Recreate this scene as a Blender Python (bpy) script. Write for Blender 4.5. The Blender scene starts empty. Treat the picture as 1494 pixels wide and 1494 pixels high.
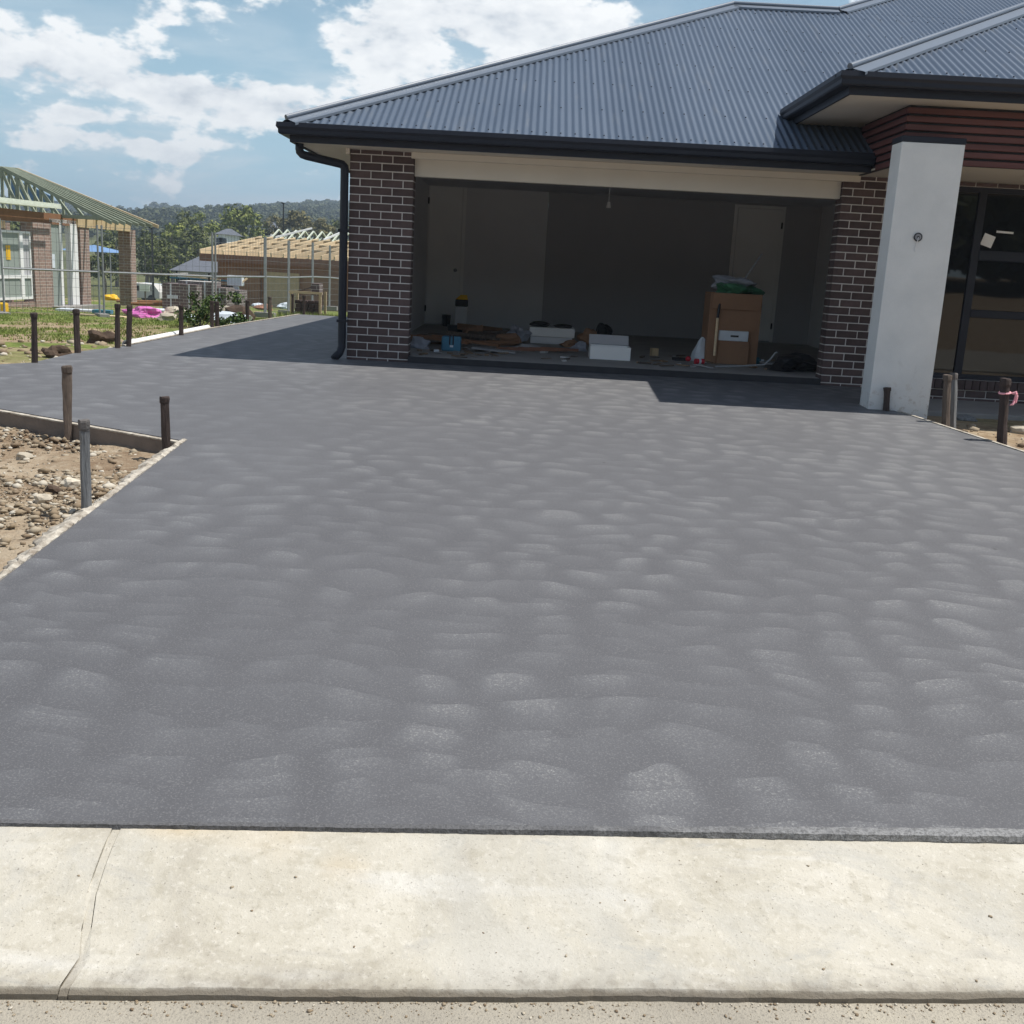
import bpy, bmesh, math, random
import numpy as np
from mathutils import Vector, Matrix

SC = bpy.context.scene
COL = SC.collection
R = math.radians

# ------------------------------------------------------------------ camera
F_PX, IMG = 1550.1, 1494.0
YAW, PITCH, ROLL, EYE = -0.007, 0.225, 0.054, 1.6
_cy, _sy = math.cos(YAW), math.sin(YAW)
_w = Vector((_sy*math.cos(PITCH), _cy*math.cos(PITCH), -math.sin(PITCH)))
_r0 = Vector((_cy, -_sy, 0)); _u0 = _r0.cross(_w)
_r = math.cos(ROLL)*_r0 + math.sin(ROLL)*_u0
_u = -math.sin(ROLL)*_r0 + math.cos(ROLL)*_u0
cam_d = bpy.data.cameras.new('camera'); cam = bpy.data.objects.new('camera', cam_d); COL.objects.link(cam)
cam_d.sensor_fit = 'HORIZONTAL'; cam_d.sensor_width = 36.0; cam_d.lens = F_PX/IMG*36.0
cam_d.clip_start = 0.05; cam_d.clip_end = 6000
M3 = Matrix((_r, _u, -_w)).transposed().to_4x4(); M3.translation = Vector((0, 0, EYE))
cam.matrix_world = M3
SC.camera = cam

def ray(px, py):
    return _w + (px-747)/F_PX*_r - (py-747)/F_PX*_u
def at(px, py, Y):                       # survey helper: a sighted point at a known distance
    d = ray(px, py); t = Y/d.y
    return Vector((d.x*t, Y, EYE+d.z*t))
def atz(px, py, z):
    d = ray(px, py); t = (z-EYE)/d.z
    return Vector((d.x*t, d.y*t, z))

# ------------------------------------------------------------------ sun, exposure
SUN_DIR = Vector((-0.455, -0.02, -1.0)).normalized()     # travel direction of the light
sun_d = bpy.data.lights.new('sun', 'SUN'); sun = bpy.data.objects.new('sun', sun_d); COL.objects.link(sun)
sun_d.energy = 5.0; sun_d.angle = R(0.53); sun_d.color = (1.0, 0.955, 0.88)
sun.rotation_euler = SUN_DIR.to_track_quat('-Z', 'Y').to_euler()
sun.location = (20, 0, 40)
SC.cycles.max_bounces = 6; SC.cycles.diffuse_bounces = 5; SC.cycles.glossy_bounces = 2; SC.cycles.transmission_bounces = 2; SC.cycles.transparent_max_bounces = 4
SC.view_settings.view_transform = 'Standard'; SC.view_settings.look = 'None'
SC.view_settings.exposure = 0.15; SC.view_settings.gamma = 1.0; SC.view_settings.use_curve_mapping = False

# ------------------------------------------------------------------ node helpers
class NT:
    def __init__(s, tree): s.t = tree; s.n = tree.nodes; s.l = tree.links
    def node(s, typ, **kw):
        n = s.n.new(typ)
        for k, v in kw.items(): setattr(n, k, v)
        return n
    def put(s, sock, v):
        if hasattr(v, 'is_output') or hasattr(v, 'links'): s.l.new(v, sock)
        else: sock.default_value = v
    def math(s, op, a, b=None, c=None, clamp=False):
        n = s.node('ShaderNodeMath', operation=op); n.use_clamp = clamp
        s.put(n.inputs[0], a)
        if b is not None: s.put(n.inputs[1], b)
        if c is not None: s.put(n.inputs[2], c)
        return n.outputs[0]
    def vmath(s, op, a, b=None, scale=None):
        n = s.node('ShaderNodeVectorMath', operation=op)
        s.put(n.inputs[0], a)
        if b is not None: s.put(n.inputs[1], b)
        if scale is not None: s.put(n.inputs['Scale'], scale)
        return n.outputs['Value'] if op in ('LENGTH', 'DOT_PRODUCT', 'DISTANCE') else n.outputs[0]
    def noise(s, vec, scale, detail=4, rough=.55, dist=0.0, out='Fac'):
        n = s.node('ShaderNodeTexNoise'); n.inputs['Scale'].default_value = scale
        n.inputs['Detail'].default_value = detail; n.inputs['Roughness'].default_value = rough
        n.inputs['Distortion'].default_value = dist
        if vec is not None: s.l.new(vec, n.inputs['Vector'])
        return n.outputs[out]
    def ramp(s, fac, stops, interp='LINEAR'):
        n = s.node('ShaderNodeValToRGB'); n.color_ramp.interpolation = interp
        e = n.color_ramp.elements
        while len(e) < len(stops): e.new(.5)
        for i, (p, c) in enumerate(stops):
            e[i].position = p
            e[i].color = (c, c, c, 1) if isinstance(c, (int, float)) else (*c[:3], 1)
        s.l.new(fac, n.inputs[0]); return n.outputs[0]
    def mix(s, fac, a, b, blend='MIX'):
        n = s.node('ShaderNodeMix', data_type='RGBA', blend_type=blend)
        s.put(n.inputs[0], fac)
        for sock, v in ((n.inputs[6], a), (n.inputs[7], b)):
            if isinstance(v, tuple): sock.default_value = (*v[:3], 1)
            else: s.l.new(v, sock)
        return n.outputs[2]
    def smooth(s, v, lo, hi):
        n = s.node('ShaderNodeMapRange', interpolation_type='SMOOTHSTEP')
        s.put(n.inputs[0], v); n.inputs[1].default_value = lo; n.inputs[2].default_value = hi
        return n.outputs[0]
    def mapping(s, vec, scale=(1, 1, 1), rot=(0, 0, 0), loc=(0, 0, 0)):
        n = s.node('ShaderNodeMapping'); s.l.new(vec, n.inputs[0])
        n.inputs['Location'].default_value = loc; n.inputs['Rotation'].default_value = rot; n.inputs['Scale'].default_value = scale
        return n.outputs[0]
    def bump(s, h, strength=.3, dist=.01, normal=None):
        n = s.node('ShaderNodeBump'); n.inputs['Strength'].default_value = strength; n.inputs['Distance'].default_value = dist
        s.l.new(h, n.inputs['Height'])
        if normal is not None: s.l.new(normal, n.inputs['Normal'])
        return n.outputs[0]

# ------------------------------------------------------------------ world: sky with fair-weather cumulus
world = bpy.data.worlds.new('World'); SC.world = world; world.use_nodes = True
wt = NT(world.node_tree); wt.n.clear()
sky = wt.node('ShaderNodeTexSky', sky_type='NISHITA'); sky.sun_disc = False
sky.sun_elevation = math.asin(-SUN_DIR.z); sky.sun_rotation = math.atan2(-SUN_DIR.x, -SUN_DIR.y)
sky.air_density = 1.0; sky.dust_density = 0.6; sky.ozone_density = 1.5
geo = wt.node('ShaderNodeNewGeometry')
tc = wt.node('ShaderNodeTexCoord'); D_ = tc.outputs['Generated']
skyc = wt.mix(1.0, sky.outputs[0], (0.066, 0.071, 0.074), 'MULTIPLY')
dvec = wt.mapping(D_, scale=(1, 1, 1.9))
def cloud_noise(vec):
    a = wt.noise(vec, 5.2, 2, .5, .1)
    b = wt.noise(vec, 15.0, 4, .58, .0)
    c = wt.noise(vec, 44.0, 4, .6)
    return wt.math('ADD', wt.math('ADD', wt.math('MULTIPLY', a, .42), wt.math('MULTIPLY', b, .42)), wt.math('MULTIPLY', c, .16))
n0 = cloud_noise(dvec)
n1 = cloud_noise(wt.vmath('ADD', dvec, (0.008, 0.0, 0.026)))
# where the photograph shows heaped clouds (+) and clear gaps (-): sight lines px,py, half width, half height, weight
blobs = [(60, 75, 190, 80, .21), (10, 130, 130, 50, .10), (265, 22, 85, 32, .17), (355, 150, 130, 40, .24), (265, 135, 75, 22, .12), (500, 60, 60, 45, .10), (610, 80, 150, 62, .21), (820, 30, 150, 46, .22),
         (700, 10, 140, 50, .12), (40, 200, 85, 24, .16), (150, 205, 60, 16, .13), (218, 216, 34, 13, .16), (300, 232, 60, 11, .12), (448, 252, 55, 17, .14), (105, 168, 46, 12, .18), (340, 214, 50, 10, .11), (60, 245, 110, 12, .11), (395, 262, 40, 7, .10),
         (285, 80, 80, 44, -.13), (425, 70, 62, 56, -.14), (170, 150, 60, 14, -.09), (1000, 5, 60, 34, -.28), (450, 212, 60, 12, -.10), (150, 8, 34, 16, -.10)]
bias = None
for px, py, hw, hh, wgt in blobs:
    c = ray(px, py).normalized()
    k = F_PX
    df = wt.vmath('SUBTRACT', D_, (c.x, c.y, c.z))
    df = wt.vmath('MULTIPLY', df, (k/hw, k/hw, k/hh))
    ln = wt.vmath('LENGTH', df)
    g = wt.math('MULTIPLY', wt.smooth(ln, 1.35, .15), wgt)
    bias = g if bias is None else wt.math('ADD', bias, g)
dens = wt.math('ADD', wt.math('ADD', .5, wt.math('MULTIPLY', wt.math('SUBTRACT', n0, .505), 1.55)), wt.math('MULTIPLY', bias, .85))
mask = wt.smooth(dens, .530, .620)
sep = wt.node('ShaderNodeSeparateXYZ'); wt.l.new(D_, sep.inputs[0])
mask = wt.math('MULTIPLY', mask, wt.smooth(sep.outputs[2], 0.01, 0.05))
lit = wt.math('SUBTRACT', n0, n1)
core = wt.smooth(dens, .60, .90)
shade = wt.math('ADD', wt.math('MULTIPLY', lit, 4.4), wt.math('SUBTRACT', .88, wt.math('MULTIPLY', core, .46)), clamp=True)
cloudc = wt.ramp(shade, [(0, (.46, .51, .57)), (.40, (.64, .68, .73)), (.68, (.90, .915, .93)), (1, (1.06, 1.06, 1.05))])
cloudc = wt.mix(wt.smooth(sep.outputs[2], .30, .75), cloudc, (.52, .55, .60))      # cloud overhead, out of frame, greyed to cut ambient and deepen shade below
thin = wt.math('MULTIPLY', wt.smooth(wt.noise(wt.mapping(D_, scale=(1, 1, 4.2)), 6.5, 5, .6, .4), .40, .68), wt.math('ADD', .16, wt.math('MULTIPLY', wt.smooth(sep.outputs[2], .24, .06), .72)))     # faint high haze
haze_low = wt.smooth(sep.outputs[2], .42, .0)
base = wt.mix(wt.math('MULTIPLY', haze_low, .85), skyc, (.45, .71, .85))
base = wt.mix(thin, base, (.68, .77, .83))
final = wt.mix(wt.math('MULTIPLY', mask, .94), base, cloudc)
bg = wt.node('ShaderNodeBackground'); wt.l.new(final, bg.inputs[0]); bg.inputs[1].default_value = 1.0
world.cycles.sampling_method = 'MANUAL'; world.cycles.sample_map_resolution = 256
wo = wt.node('ShaderNodeOutputWorld'); wt.l.new(bg.outputs[0], wo.inputs[0])

# ------------------------------------------------------------------ materials
def new_mat(name):
    m = bpy.data.materials.new(name); m.use_nodes = True
    t = NT(m.node_tree); b = m.node_tree.nodes['Principled BSDF']
    return m, t, b
def pos(t):
    return t.node('ShaderNodeNewGeometry').outputs['Position']
def objc(t):
    return t.node('ShaderNodeTexCoord').outputs['Object']
def mat(name, col, rough=.7, var=.12, scale=8.0, bump=.0, bscale=60., metal=0.0, spec=.4, rnd=0.0, hue=None, stretch=None):
    m, t, b = new_mat(name)
    v = objc(t)
    if stretch: v = t.mapping(v, scale=stretch)
    n = t.noise(v, scale, 5, .6)
    c2 = hue if hue else tuple(x*.55 for x in col)
    lo = tuple(x*(1-var)+y*var for x, y in zip(col, c2)); hi = tuple(min(1, x*(1+var*.6)) for x in col)
    c = t.ramp(n, [(.3, lo), (.7, hi)])
    if rnd:
        oi = t.node('ShaderNodeObjectInfo').outputs['Random']
        k = t.math('ADD', 1-rnd, t.math('MULTIPLY', oi, 2*rnd))
        cc = t.node('ShaderNodeCombineColor'); [t.l.new(k, cc.inputs[i]) for i in range(3)]
        c = t.mix(1.0, c, cc.outputs[0], 'MULTIPLY')
    t.l.new(c, b.inputs['Base Color'])
    b.inputs['Roughness'].default_value = rough; b.inputs['Metallic'].default_value = metal
    b.inputs['Specular IOR Level'].default_value = spec
    if bump:
        h = t.noise(v, bscale, 4, .6)
        t.l.new(t.bump(h, bump, .01), b.inputs['Normal'])
    return m

M = {}
M['brick'] = mat('dark_brick', (.088, .060, .057), .75, .4, 9, .4, 160, rnd=.28)
M['mortar'] = mat('mortar', (.60, .57, .545), .9, .25, 14, .3, 200)
M['roof'] = mat('roof_sheet', (.072, .100, .146), .40, .16, .9, 0, spec=.5)
def roof_mat():
    m, t, b = new_mat('roof_sheet')
    p = pos(t); sp = t.node('ShaderNodeSeparateXYZ'); t.l.new(p, sp.inputs[0])
    wn = t.node('ShaderNodeTexWhiteNoise', noise_dimensions='1D'); t.l.new(t.math('FLOOR', t.math('DIVIDE', sp.outputs[0], .762)), wn.inputs['W'])
    n = t.noise(p, .8, 5, .6)
    k = t.math('ADD', t.math('MULTIPLY', n, .7), t.math('MULTIPLY', wn.outputs['Value'], .3))
    c = t.ramp(k, [(.25, (.064, .090, .132)), (.75, (.082, .112, .160))])
    du = t.smooth(t.noise(t.mapping(p, scale=(6, 1, 1)), 1.4, 5, .65), .55, .75)
    c = t.mix(t.math('MULTIPLY', du, .22), c, (.20, .20, .19))
    t.l.new(c, b.inputs['Base Color'])
    t.l.new(t.math('ADD', .33, t.math('MULTIPLY', n, .16)), b.inputs['Roughness'])
    return m
M['roof'] = roof_mat()
M['cap'] = mat('ridge_cap_sheet', (.14, .17, .215), .38, .10, 2, 0, spec=.5)
M['gutter'] = mat('dark_gutter_paint', (.019, .022, .033), .45, .15, 3, spec=.3)
M['soffit'] = mat('cream_soffit_paint', (.66, .61, .53), .7, .06, 2)
M['render'] = mat('white_render', (.56, .58, .585), .8, .14, 3.5, .3, 120)
def render_mat():
    m, t, b = new_mat('white_render')
    p = pos(t); n1 = t.noise(p, 3.5, 5, .6); n2 = t.noise(p, 90, 3, .6)
    c = t.ramp(n1, [(.3, (.70, .71, .70)), (.7, (.79, .795, .78))])
    sp = t.node('ShaderNodeSeparateXYZ'); t.l.new(p, sp.inputs[0])
    spl = t.math('MULTIPLY', t.smooth(t.noise(p, 14, 5, .7), .50, .66), t.smooth(sp.outputs[2], .85, .42))
    c = t.mix(t.math('MULTIPLY', spl, .55), c, (.33, .27, .20))
    sm = t.smooth(t.noise(t.mapping(p, scale=(1.5, 1, .5)), 3.0, 5, .65, .8), .62, .72)
    c = t.mix(t.math('MULTIPLY', sm, .25), c, (.42, .42, .42))
    t.l.new(c, b.inputs['Base Color']); b.inputs['Roughness'].default_value = .85
    t.l.new(t.bump(t.math('ADD', n2, t.math('MULTIPLY', n1, 1.5)), .35, .006), b.inputs['Normal'])
    return m
M['render'] = render_mat()
M['clad'] = mat('red_brown_timber', (.12, .047, .044), .55, .35, 3, .2, 50, rnd=.12, stretch=(.6, 8, 8))
M['white'] = mat('white_paint', (.86, .86, .85), .55, .05, 3)
M['plaster'] = mat('plaster_paint', (.72, .72, .735), .75, .05, 2)
M['greywall'] = mat('grey_plaster_paint', (.45, .45, .47), .75, .05, 2)
M['slab'] = mat('garage_concrete', (.27, .26, .25), .85, .25, 3, .2, 80)
M['black'] = mat('black_plastic', (.018, .018, .022), .45, .2, 6)
M['metal'] = mat('galvanised_steel', (.27, .285, .30), .5, .3, 14, metal=.3)
M['dark_metal'] = mat('dark_metal', (.05, .05, .055), .4, .2, 8, metal=.5)
M['cardboard'] = mat('cardboard', (.30, .17, .10), .85, .2, 4, .15, 60)
M['cream_wood'] = mat('pale_pine', (.68, .53, .34), .75, .25, 6, .2, 40, rnd=.14, stretch=(1, 6, 6))
M['mint'] = mat('pale_mint_timber', (.62, .66, .56), .7, .2, 6)
M['green_pine'] = mat('treated_green_pine', (.27, .30, .23), .75, .3, 6, .2, 40, rnd=.15)
M['brown_board'] = mat('brown_timber_board', (.27, .135, .07), .75, .3, 3, .2, 40, rnd=.12)
M['grey_timber'] = mat('weathered_timber', (.125, .098, .080), .9, .7, 14, .7, 60, rnd=.25, stretch=(3, 3, .4))
M['stone'] = mat('pale_stone', (.46, .41, .33), .9, .45, 5, .4, 30, rnd=.3)
M['pipe_white'] = mat('white_pvc', (.80, .80, .80), .4, .06, 4)
M['pink'] = mat('pink_plastic_sheet', (.62, .16, .46), .45, .3, 5)
M['yellow'] = mat('yellow_plastic', (.80, .47, .02), .45, .15, 5)
M['blue'] = mat('blue_fabric', (.07, .22, .34), .7, .25, 6)
M['blue_roof'] = mat('blue_canvas', (.15, .26, .45), .7, .2, 3)
M['bagwhite'] = mat('white_plastic_bag', (.62, .68, .74), .45, .15, 6)
M['red'] = mat('red_plastic', (.55, .03, .05), .45, .1, 6)
M['green_plastic'] = mat('green_plastic_wrap', (.05, .17, .09), .4, .5, 8)
M['dullgrey'] = mat('dull_grey_board', (.30, .30, .31), .8, .1, 3)
M['clear_plastic'] = mat('cloudy_plastic_wrap', (.34, .36, .42), .35, .3, 8)
M['teal'] = mat('teal_plastic', (.03, .17, .24), .35, .3, 8)
M['ply'] = mat('plywood', (.52, .40, .24), .8, .25, 5)
M['mud_paint'] = mat('cement_splash', (.43, .40, .345), .95, .75, 16, .8, 70, hue=(.16, .12, .085))
M['form'] = mat('concrete_stained_board', (.20, .165, .14), .9, .35, 6, .4, 60)
M['ribbon'] = mat('pink_ribbon', (.80, .25, .32), .6, .5, 30, hue=(.8, .75, .75))
M['tile'] = mat('grey_roof_tiles', (.115, .125, .15), .7, .25, 3, .3, 10)
M['pale_wall'] = mat('pale_wall', (.55, .53, .50), .8, .12, .6)
M['bark'] = mat('gum_bark', (.20, .16, .12), .9, .4, 4)
M['dark_rock'] = mat('dark_clod', (.075, .05, .035), .95, .4, 6, .5, 30)
M['rust'] = mat('rusty_brick', (.26, .13, .085), .85, .35, 5, .3, 40, rnd=.2)

def glass_mat():
    m, t, b = new_mat('window_glass')
    b.inputs['Base Color'].default_value = (.012, .013, .014, 1); b.inputs['Roughness'].default_value = .02
    b.inputs['Specular IOR Level'].default_value = .55
    n = t.noise(objc(t), 1.4, 2, .5); t.l.new(t.bump(n, .03, .02), b.inputs['Normal'])
    return m
M['glass'] = glass_mat()
def glass_pale():
    m, t, b = new_mat('dusty_glass')
    b.inputs['Base Color'].default_value = (.30, .34, .32, 1); b.inputs['Roughness'].default_value = .12
    return m
M['glass_pale'] = glass_pale()

def brickwork(name, col, mort, rot=None, rough=.85):
    m, t, b = new_mat(name)
    v = objc(t)
    w = t.node('ShaderNodeTexBrick'); w.inputs['Scale'].default_value = 1.0
    w.inputs['Brick Width'].default_value = .24; w.inputs['Row Height'].default_value = .086; w.inputs['Mortar Size'].default_value = .006
    w.inputs['Color1'].default_value = (*col, 1); w.inputs['Color2'].default_value = (*[c*.7 for c in col], 1); w.inputs['Mortar'].default_value = (*mort, 1)
    s = t.node('ShaderNodeSeparateXYZ'); t.l.new(v, s.inputs[0])
    xy = t.math('ADD', s.outputs[0], s.outputs[1])
    c = t.node('ShaderNodeCombineXYZ'); t.l.new(xy, c.inputs[0]); t.l.new(s.outputs[2], c.inputs[1])
    t.l.new(c.outputs[0], w.inputs['Vector'])
    n = t.noise(v, 3, 4); cc = t.mix(t.math('MULTIPLY', n, .35), w.outputs['Color'], (.35, .3, .27))
    t.l.new(cc, b.inputs['Base Color']); b.inputs['Roughness'].default_value = rough
    t.l.new(t.bump(w.outputs['Fac'], -.5, .006), b.inputs['Normal'])
    return m
M['brickwork_dark'] = brickwork('dark_brickwork', (.125, .092, .098), (.45, .43, .41))
M['brickwork_pink'] = brickwork('pinkish_brickwork', (.30, .19, .155), (.50, .45, .40))

def driveway_mat():
    m, t, b = new_mat('charcoal_trowelled_concrete')
    p = pos(t)
    # overlapping trowel arcs: cells wider than deep, each rising from dark to pale across its depth
    warp = t.noise(p, 1.7, 1.5, .5, out='Color')
    pw = t.vmath('ADD', p, t.vmath('SCALE', t.vmath('SUBTRACT', warp, (.5, .5, .5)), scale=.42))
    def arcs(ku, kv, off, arch, jit=.45):
        v = t.mapping(pw, scale=(ku, kv, 0.0), loc=off)
        s = t.node('ShaderNodeSeparateXYZ'); t.l.new(v, s.inputs[0])
        wob = t.node('ShaderNodeTexWhiteNoise', noise_dimensions='1D')
        row0 = t.math('FLOOR', s.outputs[1]); t.l.new(row0, wob.inputs['W'])
        ux = t.math('ADD', s.outputs[0], t.math('ADD', t.math('MULTIPLY', row0, .5), t.math('MULTIPLY', wob.outputs['Value'], jit)))
        lobe = t.math('COSINE', t.math('MULTIPLY', t.math('SUBTRACT', t.math('FRACT', ux), .5), 2*math.pi))      # 1 mid-cell, -1 at its sides
        vv = t.math('SUBTRACT', t.math('FRACT', s.outputs[1]), t.math('MULTIPLY', lobe, arch))
        ci = t.node('ShaderNodeCombineXYZ'); t.l.new(t.math('FLOOR', ux), ci.inputs[0]); t.l.new(row0, ci.inputs[1])
        wn = t.node('ShaderNodeTexWhiteNoise', noise_dimensions='2D'); t.l.new(ci.outputs[0], wn.inputs['Vector'])
        rise = t.math('MULTIPLY', t.smooth(vv, -.35, 1.0), t.smooth(vv, 1.06, .86))
        w = t.math('MULTIPLY', t.smooth(lobe, -1.25, 1.0), t.math('ADD', .42, t.math('MULTIPLY', wn.outputs['Value'], .62)))
        return t.math('MULTIPLY', rise, w)
    a1 = arcs(3.3, 4.7, (0, 0, 0), .17, .7)
    a2 = arcs(2.5, 3.9, (3.31, 1.73, 0), .20, 1.6)
    region = t.smooth(t.noise(p, .55, 3, .55), .30, .66)
    sx = t.node('ShaderNodeSeparateXYZ'); t.l.new(p, sx.inputs[0])
    a1 = t.math('MULTIPLY', a1, t.math('ADD', .62, t.math('MULTIPLY', t.smooth(sx.outputs[0], -2.0, 1.2), .40)))
    patch = t.math('MULTIPLY', t.math('ADD', t.math('MULTIPLY', a1, .85), t.math('MULTIPLY', a2, .45)), t.math('ADD', .50, t.math('MULTIPLY', region, .62)), clamp=True)
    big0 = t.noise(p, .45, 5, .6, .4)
    house_pale = t.smooth(t.math('ADD', sx.outputs[1], t.math('MULTIPLY', t.math('SUBTRACT', big0, .5), 7.0)), 4.5, 11.5)  # paler towards the house, boundary broken up by noise
    left_dark = t.smooth(t.math('ADD', t.math('ADD', sx.outputs[0], t.math('MULTIPLY', sx.outputs[1], .35)), t.math('MULTIPLY', t.math('SUBTRACT', big0, .5), 5.0)), 1.6, -.9)  # darker towards the near left, boundary broken up by noise
    big = t.math('ADD', t.math('SUBTRACT', t.math('ADD', t.math('MULTIPLY', big0, .6), .12), t.math('MULTIPLY', left_dark, .10)), t.math('MULTIPLY', house_pale, .42))
    fine = t.noise(p, 110, 2, .7)
    fine2 = t.noise(p, 260, 1, .6)
    spark = t.math('MULTIPLY', t.smooth(fine, .52, .72), t.smooth(patch, .12, .75))
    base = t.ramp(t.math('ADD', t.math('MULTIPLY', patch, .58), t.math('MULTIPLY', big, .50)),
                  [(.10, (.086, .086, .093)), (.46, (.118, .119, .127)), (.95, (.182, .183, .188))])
    base = t.mix(t.math('MULTIPLY', spark, .70), base, (.36, .36, .345))
    base = t.mix(t.math('MULTIPLY', t.smooth(fine2, .40, .7), .34), base, (.06, .06, .065))
    base = t.mix(t.math('MULTIPLY', t.smooth(t.noise(p, 170, 1, .6), .52, .72), .22), base, (.36, .36, .36))
    # sparse pock marks
    vo = t.node('ShaderNodeTexVoronoi', feature='F1'); vo.inputs['Scale'].default_value = 2.2; t.l.new(p, vo.inputs['Vector'])
    base = t.mix(t.smooth(vo.outputs['Distance'], .028, .012), base, (.04, .04, .04))
    t.l.new(base, b.inputs['Base Color'])
    t.l.new(t.math('SUBTRACT', .66, t.math('MULTIPLY', patch, .16)), b.inputs['Roughness'])
    b.inputs['Specular IOR Level'].default_value = .45
    h = t.math('ADD', t.math('MULTIPLY', patch, .10), t.math('MULTIPLY', fine, t.math('ADD', .10, t.math('MULTIPLY', patch, .22))))
    h = t.math('ADD', h, t.math('MULTIPLY', t.noise(t.mapping(p, scale=(3, 14, 1)), 2.2, 4, .6), .18))
    t.l.new(t.bump(h, .55, .012), b.inputs['Normal'])
    return m
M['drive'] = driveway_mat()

def kerb_mat():
    m, t, b = new_mat('pale_kerb_concrete')
    p = pos(t)
    a = t.noise(p, 2.2, 6, .6, .4); c = t.noise(p, 22, 5, .65); f = t.noise(p, 120, 4, .7)
    st = t.noise(t.mapping(p, scale=(1.0, 5, 1)), 1.3, 4, .6, .3)
    col = t.ramp(a, [(.28, (.36, .33, .275)), (.45, (.49, .46, .39)), (.60, (.56, .53, .46)), (.76, (.66, .635, .58))])
    col = t.mix(t.math('MULTIPLY', t.smooth(st, .55, .72), .5), col, (.66, .65, .62))
    col = t.mix(t.math('MULTIPLY', t.smooth(c, .50, .68), .42), col, (.34, .31, .24))
    col = t.mix(t.math('MULTIPLY', t.smooth(t.noise(p, 60, 3, .7), .52, .70), .35), col, (.78, .75, .68))
    col = t.mix(t.math('MULTIPLY', t.smooth(t.noise(t.mapping(p, rot=(0, 0, .5), scale=(2, 9, 1)), 1.1, 5, .65, .6), .58, .66), .35), col, (.38, .36, .32))
    col = t.mix(t.math('MULTIPLY', t.smooth(t.noise(p, 3.1, 4, .6, 1.0), .60, .70), .40), col, (.36, .35, .33))
    col = t.mix(t.math('MULTIPLY', t.smooth(t.noise(t.mapping(p, loc=(1.7, 3, 0)), .95, 6, .7, .9), .50, .60), .50), col, (.46, .45, .415))
    col = t.mix(t.math('MULTIPLY', t.smooth(t.noise(t.mapping(p, loc=(7, 2, 0), scale=(1.3, 2.4, 1), rot=(0, 0, .35)), 1.6, 6, .75, .9), .58, .68), .55), col, (.38, .375, .35))
    warm = t.smooth(t.noise(t.mapping(p, loc=(4.2, 1, 0)), 1.5, 3, .5), .62, .75)
    col = t.mix(t.math('MULTIPLY', warm, .45), col, (.58, .45, .27))
    col = t.mix(t.math('MULTIPLY', t.smooth(f, .58, .70), .7), col, (.18, .16, .13))
    sz = t.node('ShaderNodeSeparateXYZ'); t.l.new(p, sz.inputs[0])
    col = t.mix(t.math('MULTIPLY', t.smooth(t.math('ADD', sz.outputs[2], t.math('MULTIPLY', t.math('SUBTRACT', c, .5), .02)), .033, .018), .8), col, (.13, .105, .075))
    col = t.mix(1.0, col, (.98, .975, .965), 'MULTIPLY')
    t.l.new(col, b.inputs['Base Color']); b.inputs['Roughness'].default_value = .9
    h = t.math('ADD', t.math('MULTIPLY', c, .5), t.math('MULTIPLY', f, .5))
    t.l.new(t.bump(h, .7, .008), b.inputs['Normal'])
    return m
M['kerb'] = kerb_mat()

def road_mat():
    m, t, b = new_mat('dusty_road_seal')
    p = pos(t)
    a = t.noise(p, 1.5, 5, .6); f = t.noise(p, 140, 3, .7); c = t.noise(p, 26, 4, .7)
    col = t.ramp(a, [(.3, (.29, .265, .22)), (.6, (.40, .365, .30)), (.8, (.47, .43, .34))])
    col = t.mix(t.math('MULTIPLY', t.smooth(f, .5, .72), .6), col, (.12, .11, .10))
    col = t.mix(t.math('MULTIPLY', t.smooth(c, .62, .75), .5), col, (.47, .43, .36))
    t.l.new(col, b.inputs['Base Color']); b.inputs['Roughness'].default_value = .95
    t.l.new(t.bump(t.math('ADD', f, c), .7, .008), b.inputs['Normal'])
    return m
M['road'] = road_mat()

def ground_mat():
    m, t, b = new_mat('dirt_and_grass')
    p = pos(t)
    s = t.node('ShaderNodeSeparateXYZ'); t.l.new(p, s.inputs[0])
    n1 = t.noise(p, .55, 6, .65, .6); n2 = t.noise(p, 7, 5, .65); n3 = t.noise(p, 40, 4, .7)
    dirt = t.ramp(n2, [(.3, (.20, .135, .085)), (.5, (.33, .25, .165)), (.72, (.45, .37, .26))])
    dirt = t.mix(t.math('MULTIPLY', t.smooth(n3, .5, .75), .5), dirt, (.16, .115, .08))
    grass = t.ramp(n2, [(.3, (.08, .115, .028)), (.55, (.16, .20, .05)), (.75, (.27, .27, .095))])
    far = t.ramp(t.noise(p, .04, 5, .6), [(.35, (.075, .085, .035)), (.65, (.15, .155, .065))])
    left = t.math('MULTIPLY', t.smooth(s.outputs[1], 9.5, 13.0), 1.0)
    gf = t.smooth(t.math('ADD', n1, t.math('MULTIPLY', t.smooth(s.outputs[1], 9, 26), .10)), .48, .60)
    near = t.mix(t.math('MULTIPLY', gf, left), dirt, grass)
    col = t.mix(t.smooth(s.outputs[1], 40, 60), near, far)
    t.l.new(col, b.inputs['Base Color']); b.inputs['Roughness'].default_value = 1.0; b.inputs['Specular IOR Level'].default_value = .15
    t.l.new(t.bump(t.math('ADD', n2, t.math('MULTIPLY', n3, .5)), .8, .04), b.inputs['Normal'])
    return m
M['ground'] = ground_mat()

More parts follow.
